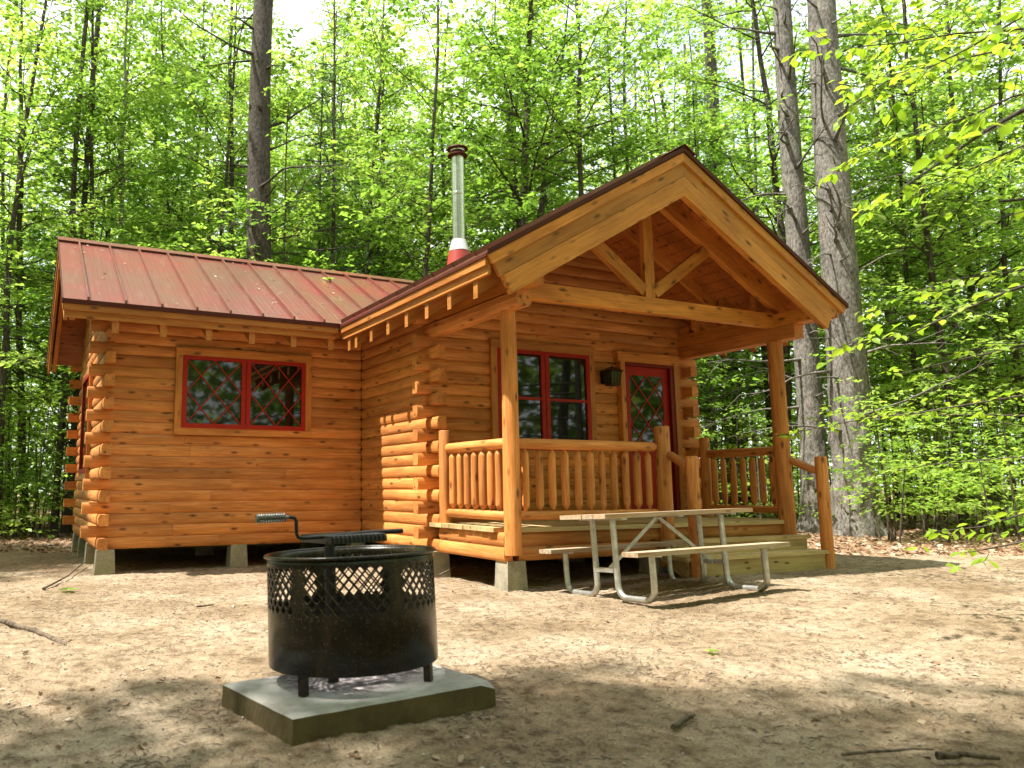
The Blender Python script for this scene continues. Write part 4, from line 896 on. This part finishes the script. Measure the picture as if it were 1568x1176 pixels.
# --- far wood: one mass of leaves with stems
def far_wood():
    n1 = 230000; az = np.radians(90-rng.uniform(-8, 72, n1)); r = rng.uniform(36, 60, n1)
    n2 = 90000; az = np.concatenate([az, np.radians(90-rng.uniform(72, 352, n2))]); r = np.concatenate([r, rng.uniform(20, 42, n2)])
    z = np.concatenate([rng.random(n1)**1.15*25, rng.random(n2)*20]); s = np.concatenate([np.full(n1, .27), np.full(n2, .7)])
    P = np.stack([CL.x+r*np.cos(az), CL.y+r*np.sin(az), z], 1)
    k = vn(P[:, 0]*.22+9, P[:, 1]*.22+P[:, 2]*.35)*.6+vn(P[:, 0]*.7, P[:, 2]*.9+P[:, 1]*.4)*.4; keep = k > (.28+.27*np.clip((z-5)/20, 0, 1)); P = P[keep]; s = s[keep]; n = len(P)
    D_ = rng.normal(0, 1, (n, 3))*[1, 1, .5]; N_ = rng.normal(0, .5, (n, 3))+[0, 0, 1]
    t = .5+1.0*(vn(P[:, 0]*.35, P[:, 2]*.4+P[:, 1]*.2)-.5)+rng.normal(0, .15, n)
    o = link('far_wood', leaf_mesh('far_wood', P, D_, N_, s*rng.uniform(.7, 1.2, n), M_far, wr=.75, tint=t)); tag(o, kind='stuff')
    o['label'] = 'dense mass of bright green leaves filling the far wood'; o['category'] = 'foliage'
    b = MB()
    for _ in range(60):
        a = math.radians(90-random.uniform(-6, 70)); q = random.uniform(28, 50); x, y = CL.x+q*math.cos(a), CL.y+q*math.sin(a); g0 = gz(x, y); ln = random.uniform(-1, 1); r_ = random.uniform(.05, .16)
        b.rod([(x, y, g0-.3), (x+ln*.4, y, g0+7), (x+ln, y, g0+18)], [r_, r_*.75, r_*.35], 7, tint=1, caps=False)
    o2 = b.build('far_wood_stems', M_bark); tag(o2, 'crowd of dark distant stems standing in the far wood', 'tree stems', kind='stuff')
far_wood()
# --- understorey: saplings and low sprays around the clearing
def under():
    Ps, Ds, Ns = [], [], []; b = MB(); pts = []
    for i in range(420):
        px = random.uniform(-80, 1660); d = random.uniform(15.5, 30); p = at(px, 600, d)
        if -1.6 < p.x < 9.2 and -5 < p.y < 5.4: continue
        if litter_mask(np.array(p.x), np.array(p.y)) < .5: continue
        pts.append((p.x, p.y, random.uniform(.8, 5.2) if random.random() < .8 else .5))
    for i in range(36):
        p = at(random.uniform(1330, 1600), 700, random.uniform(12.5, 17)); pts.append((p.x, p.y, random.uniform(.5, 3.5)))
    for i in range(22):
        p = at(random.uniform(-30, 78), 700, random.uniform(15.5, 20)); pts.append((p.x, p.y, random.uniform(.4, 3.2)))
    for x, y, H in pts:
        g0 = gz(x, y); top = np.array([x+random.uniform(-.3, .3), y+random.uniform(-.3, .3), g0+H]); b.rod([(x, y, g0-.05), top], [.012+.004*H, .005], 5, tint=1, caps=False)
        for k in range(int(4+H*4)):
            u = random.uniform(.25, 1); q = np.array([x, y, g0])*(1-u)+top*u; a = random.uniform(0, 6.28); P, Dr, N_, ax, tw = spray(q, (math.cos(a), math.sin(a), .12), random.uniform(.4, 1.1)*(1.25-u*.5), .09, tw=.14, tl=.42, dens=.085)
            Ps.append(P); Ds.append(Dr); Ns.append(N_)
    P = np.concatenate(Ps); n = len(P); t = .5+.9*(vn(P[:, 0]*.8, P[:, 2]*1.1+P[:, 1]*.6)-.5)+rng.normal(0, .15, n)
    o = link('understorey', leaf_mesh('understorey', P, np.concatenate(Ds), np.concatenate(Ns), .10*rng.uniform(.75, 1.25, n), M_leaf, tint=t)); tag(o, 'low green saplings and sprays filling the space under the trees', 'undergrowth', kind='stuff')
    o2 = b.build('sapling_stems', M_bark); tag(o2, 'thin sapling stems of the undergrowth around the clearing', 'undergrowth', kind='stuff')
under()
# --- beech whose branches reach in from the right
def beech():
    base = at(1790, 700, 7.5); e = empty('beech_tree', (base.x, base.y, gz(base.x, base.y))); tag(e, 'young beech with pale yellow green leaves reaching in at the right edge', 'tree')
    b = MB(); H = 6.5; tr = [(0, 0, -.2), (.05, 0, 1.5), (0, .08, 3), (-.08, .1, 4.6), (-.1, .2, H)]; b.rod(tr, [.09, .075, .06, .045, .02], 12, tint=1, wob=.04)
    Ps, Ds, Ns, Sz = [], [], [], []; o0 = e.location
    def reach(x0, y0, d0, x1, y1, d1, leaf, h, tl=.38, tw=.10, twl=True):
        q0 = at(x0, y0, d0)-o0; q1 = at(x1, y1, d1)-o0; d = q1-q0; L = d.length; root = Vector((0, 0, h)); 
        mid = root.lerp(q0, .5)+Vector((0, 0, .1))
        P, Dr, N_, ax, tws = spray(np.array(q0)-np.array(d)*.15, d, L*1.15, leaf, tw=tw, tl=tl, dens=.062, droop=.05)
        b.rod([root, mid, q0]+[ax[i] for i in range(2, len(ax), 3)], [.022, .017, .012]+[.009*(1-.8*i/len(ax)) for i in range(2, len(ax), 3)], 6, tint=1, caps=False)
        for a_, c_ in tws: b.rod([a_, c_], [.0035, .0018], 3, tint=1, caps=False)
        Ps.append(P); Ds.append(Dr); Ns.append(N_); Sz.append(leaf*rng.uniform(.65, 1.2, len(P)))
    R3 = reach
    R3(1620, 40, 5.2, 1250, 60, 5.6, .085, 4.6, .55); R3(1620, 0, 5.0, 1330, 150, 5.2, .085, 4.4, .5); R3(1620, 130, 5.0, 1300, 230, 5.2, .085, 4.0, .5)
    R3(1640, 90, 6.2, 1380, 20, 6.4, .085, 4.8, .6); R3(1640, 200, 6.2, 1330, 300, 6.2, .085, 3.6, .5); R3(1600, 60, 5.6, 1290, 130, 6.6, .085, 4.3, .45)
    R3(1600, 150, 2.9, 1340, 275, 2.9, .085, 3.0, .16, .09); R3(1620, 300, 3.4, 1420, 330, 3.4, .08, 2.8, .16, .1)
    R3(1620, 420, 4.6, 1265, 520, 5.0, .075, 2.6, .34, .09); R3(1640, 400, 5.4, 1350, 440, 5.4, .075, 2.7, .36, .09); R3(1600, 520, 5.2, 1370, 560, 5.2, .07, 2.3, .3, .1)
    R3(1600, 600, 6.6, 1130, 655, 9.0, .075, 1.9, .42, .11); R3(1640, 640, 7.0, 1250, 615, 8.5, .075, 1.9, .4, .12); R3(1620, 690, 7.5, 1300, 720, 9.5, .075, 1.5, .36, .13)
    R3(1640, 760, 5.6, 1415, 820, 6.2, .085, .9, .3, .09); R3(1640, 800, 5.4, 1460, 850, 5.6, .085, .7, .28, .1)
    P = np.concatenate(Ps); n = len(P)
    link('leaves', leaf_mesh('beech_leaves', P, np.concatenate(Ds), np.concatenate(Ns), np.concatenate(Sz), M_beech, wr=.60, near=True, tint=rng.normal(.5, .22, n)), e)
    link('trunk', npmesh('beech_trunk', np.array(b.V), b.F, M_bark, np.array(b.S)), e)
beech()

# ------------------------------------------------------------------ litter on the ground
def scatter(n, dmin, dmax, pw=1.0, cond=None):
    az = np.radians(90-rng.uniform(-5, 70, n)); r = dmin+(dmax-dmin)*rng.random(n)**pw; x = CL.x+r*np.cos(az); y = CL.y+r*np.sin(az)
    ok = ~((np.abs(x-RX) < .52) & (np.abs(y-RY-.02) < .46)) & ~((x > 5.3) & (x < 7.7) & (y > -3.98) & (y < YF))
    if cond is not None: ok &= cond(x, y)
    return x[ok], y[ok]
def litter():
    # dead leaves: thick on the forest floor, thin in the clearing
    x1, y1 = scatter(60000, 9.5, 30, 1.2, lambda x, y: rng.random(len(x)) < litter_mask(x, y)); x2, y2 = scatter(6500, 2.4, 16, 1.0, lambda x, y: (vn(x*1.6, y*1.6+4) > .52) & (rng.random(len(x)) < .42))
    x = np.concatenate([x1, x2]); y = np.concatenate([y1, y2]); n = len(x); P = np.stack([x, y, gh(x, y, True)+.006+rng.random(n)*.012*(litter_mask(x, y)+.2)], 1); a = rng.uniform(0, 6.28, n)
    s = np.where(np.arange(n) < len(x1), .085, .036)*rng.uniform(.35, 1.35, n)
    o = link('dead_leaf_litter', leaf_mesh('dead_leaf_litter', P, np.stack([np.cos(a), np.sin(a), rng.normal(0, .25, n)], 1), np.stack([rng.normal(0, .45, n), rng.normal(0, .45, n), np.ones(n)], 1), s, M_deadleaf, wr=.6, near=True, tint=rng.random(n)))
    tag(o, 'dry tan and brown leaves scattered over sand and forest floor', 'leaf litter', kind='stuff')
    x, y = scatter(34000, 2.2, 13, 1.0, lambda x, y: rng.random(len(x)) < .16+1.6*np.clip(vn(x*2.2+8, y*2.2)-.5, 0, 1)); n = len(x); a = rng.uniform(0, 6.28, n); L = .008+.026*rng.random(n)**2; c, s_ = np.cos(a), np.sin(a)
    z = gh(x, y, True)+.003; w = .001+.0012*rng.random(n); V = np.stack([np.stack([x-c*L-s_*w, y-s_*L+c*w, z], 1), np.stack([x+c*L-s_*w, y+s_*L+c*w, z+.004], 1), np.stack([x+c*L+s_*w, y+s_*L-c*w, z+.004], 1), np.stack([x-c*L+s_*w, y-s_*L-c*w, z], 1), np.stack([x, y, z+.006], 1)], 1).reshape(-1, 3)
    b_ = np.arange(n)[:, None]*5; F = np.concatenate([b_+np.array(q) for q in ([0, 1, 4], [1, 2, 4], [2, 3, 4], [3, 0, 4])], 0)
    tag(link('fallen_pine_needles', npmesh('fallen_pine_needles', V, F, M_needled)), 'brown pine needles and chips strewn over the sandy clearing', 'needles', kind='stuff')
    x, y = scatter(9000, 2.2, 11); n = len(x); z = gh(x, y, True); r_ = .002+.009*rng.random(n)**5; o6 = np.array([(1, 0, 0), (-1, 0, 0), (0, 1, 0), (0, -1, 0), (0, 0, .8), (0, 0, -.6)]); V = (np.stack([x, y, z+r_*.3], 1)[:, None]+o6[None]*r_[:, None, None]*rng.uniform(.6, 1.3, (n, 6, 1))).reshape(-1, 3)
    b_ = np.arange(n)[:, None]*6; F = np.concatenate([b_+np.array(q) for q in ([0, 2, 4], [2, 1, 4], [1, 3, 4], [3, 0, 4], [2, 0, 5], [1, 2, 5], [3, 1, 5], [0, 3, 5])], 0)
    tag(link('pebbles', npmesh('pebbles', V, F, M_pebble, True)), 'small pebbles and sand lumps lying in the clearing', 'pebbles', kind='stuff')
litter()
def gpt(px, py):      # ground point seen at a photo pixel
    d = FW+RT*((px-589)/1187.13)-UP*((py-588)/1187.13); t = -CL.z/d.z
    for _ in range(4): p = CL+d*t; t = (gz(p.x, p.y)-CL.z)/d.z
    return CL+d*t
def stick(name, label, pts, r, cat='stick'):
    b = MB(); P = []
    for px, py, h in pts: q = gpt(px, py); q.z += h; P.append(q)
    Q = [P[0]]
    for a_, c_ in zip(P[:-1], P[1:]): Q += [a_.lerp(c_, .5)+Vector((random.uniform(-.015, .015), random.uniform(-.015, .015), 0)), c_]
    b.rod(Q, [r*(1-.45*i/(len(Q)-1)) for i in range(len(Q))], 7, tint=1, wob=.1)
    return tag(b.build(name, M_stick), label, cat)
stick('stick', 'thin bent stick leaning towards the left corner pier', [(66, 903, .01), (105, 885, .03), (130, 868, .06)], .012)
stick('stick', 'pale straight stick lying beneath the porch behind the fire ring', [(672, 884, .02), (697, 882, .10)], .011)
stick('stick', 'short dark stick lying on bright sand left of the fire ring', [(301, 931, .012), (327, 928, .012)], .009)
stick('stick', 'stubby thick twig on the shaded sand at lower right', [(1031, 1118, .012), (1063, 1099, .014)], .012)
stick('root', 'dark knobbly root breaking the sand at the left edge', [(-6, 950, .0), (18, 958, .012), (48, 965, .004), (100, 985, -.012)], .022, 'root')
stick('stick', 'long dark twig lying flat near the bottom right corner', [(1290, 1158, .006), (1370, 1153, .008), (1430, 1150, .006)], .006)
stick('stick', 'dark branch piece at the far right of the foreground sand', [(1436, 1164, .015), (1475, 1162, .018), (1530, 1166, .012)], .016)
for px, py, s, lab in ((105, 905, .10, 'small fresh green sprig on sand left of the cabin'), (1090, 1000, .05, 'single fresh green leaf on the sunny sand below the picnic table')):
    q = gpt(px, py); n = 5; P = np.array([q]*n)+[0, 0, .012]; a = np.arange(n)*1.26
    tag(link('green_sprig', leaf_mesh('green_sprig', P, np.stack([np.cos(a), np.sin(a), np.full(n, .15)], 1), np.array([[0, 0, 1.]]*n)+rng.normal(0, .2, (n, 3)), s, M_leaf, near=True)), lab, 'green leaf')

# leafy twig on the roof
d = FW+RT*((503-589)/1187.13)-UP*((431-588)/1187.13); t_ = (ZE+SL*(CL.y+OY)-CL.z)/(d.z-SL*d.y); q = CL+d*t_+Vector((0, 0, .03))
n = 9; P = np.array([q]*n); a = rng.uniform(0, 6.28, n)
tag(link('green_sprig', leaf_mesh('roof_sprig', P, np.stack([np.cos(a), np.sin(a), np.full(n, .3)], 1), np.array([[0, -.5, 1.]]*n)+rng.normal(0, .3, (n, 3)), .11*rng.uniform(.6, 1.1, n), M_leaf, near=True)), 'small leafy green sprig lying on the red roof near its valley', 'green leaf')

# dry leaves and catkins blown onto the wing roof
n = 110; x = rng.uniform(-.4, 4.6, n); y = rng.uniform(-.45, 1.8, n)**1.0; ok = x < XE+(y+OY)-.08; x = x[ok]; y = y[ok]; n = len(x); a = rng.uniform(0, 6.28, n)
P = np.stack([x, y, ZE+SL*(y+OY)+.006], 1); Nr = unit(np.array([0, -SL, 1.]))+rng.normal(0, .2, (n, 3)); Dr = np.stack([np.cos(a), np.sin(a), np.sin(a)*SL+.12], 1)
tag(link('roof_leaf_litter', leaf_mesh('roof_leaf_litter', P, Dr, Nr, .045*rng.uniform(.4, 1.3, n), M_deadleaf, near=True)), 'small dry leaves and catkins scattered on the red wing roof', 'leaf litter', kind='stuff')
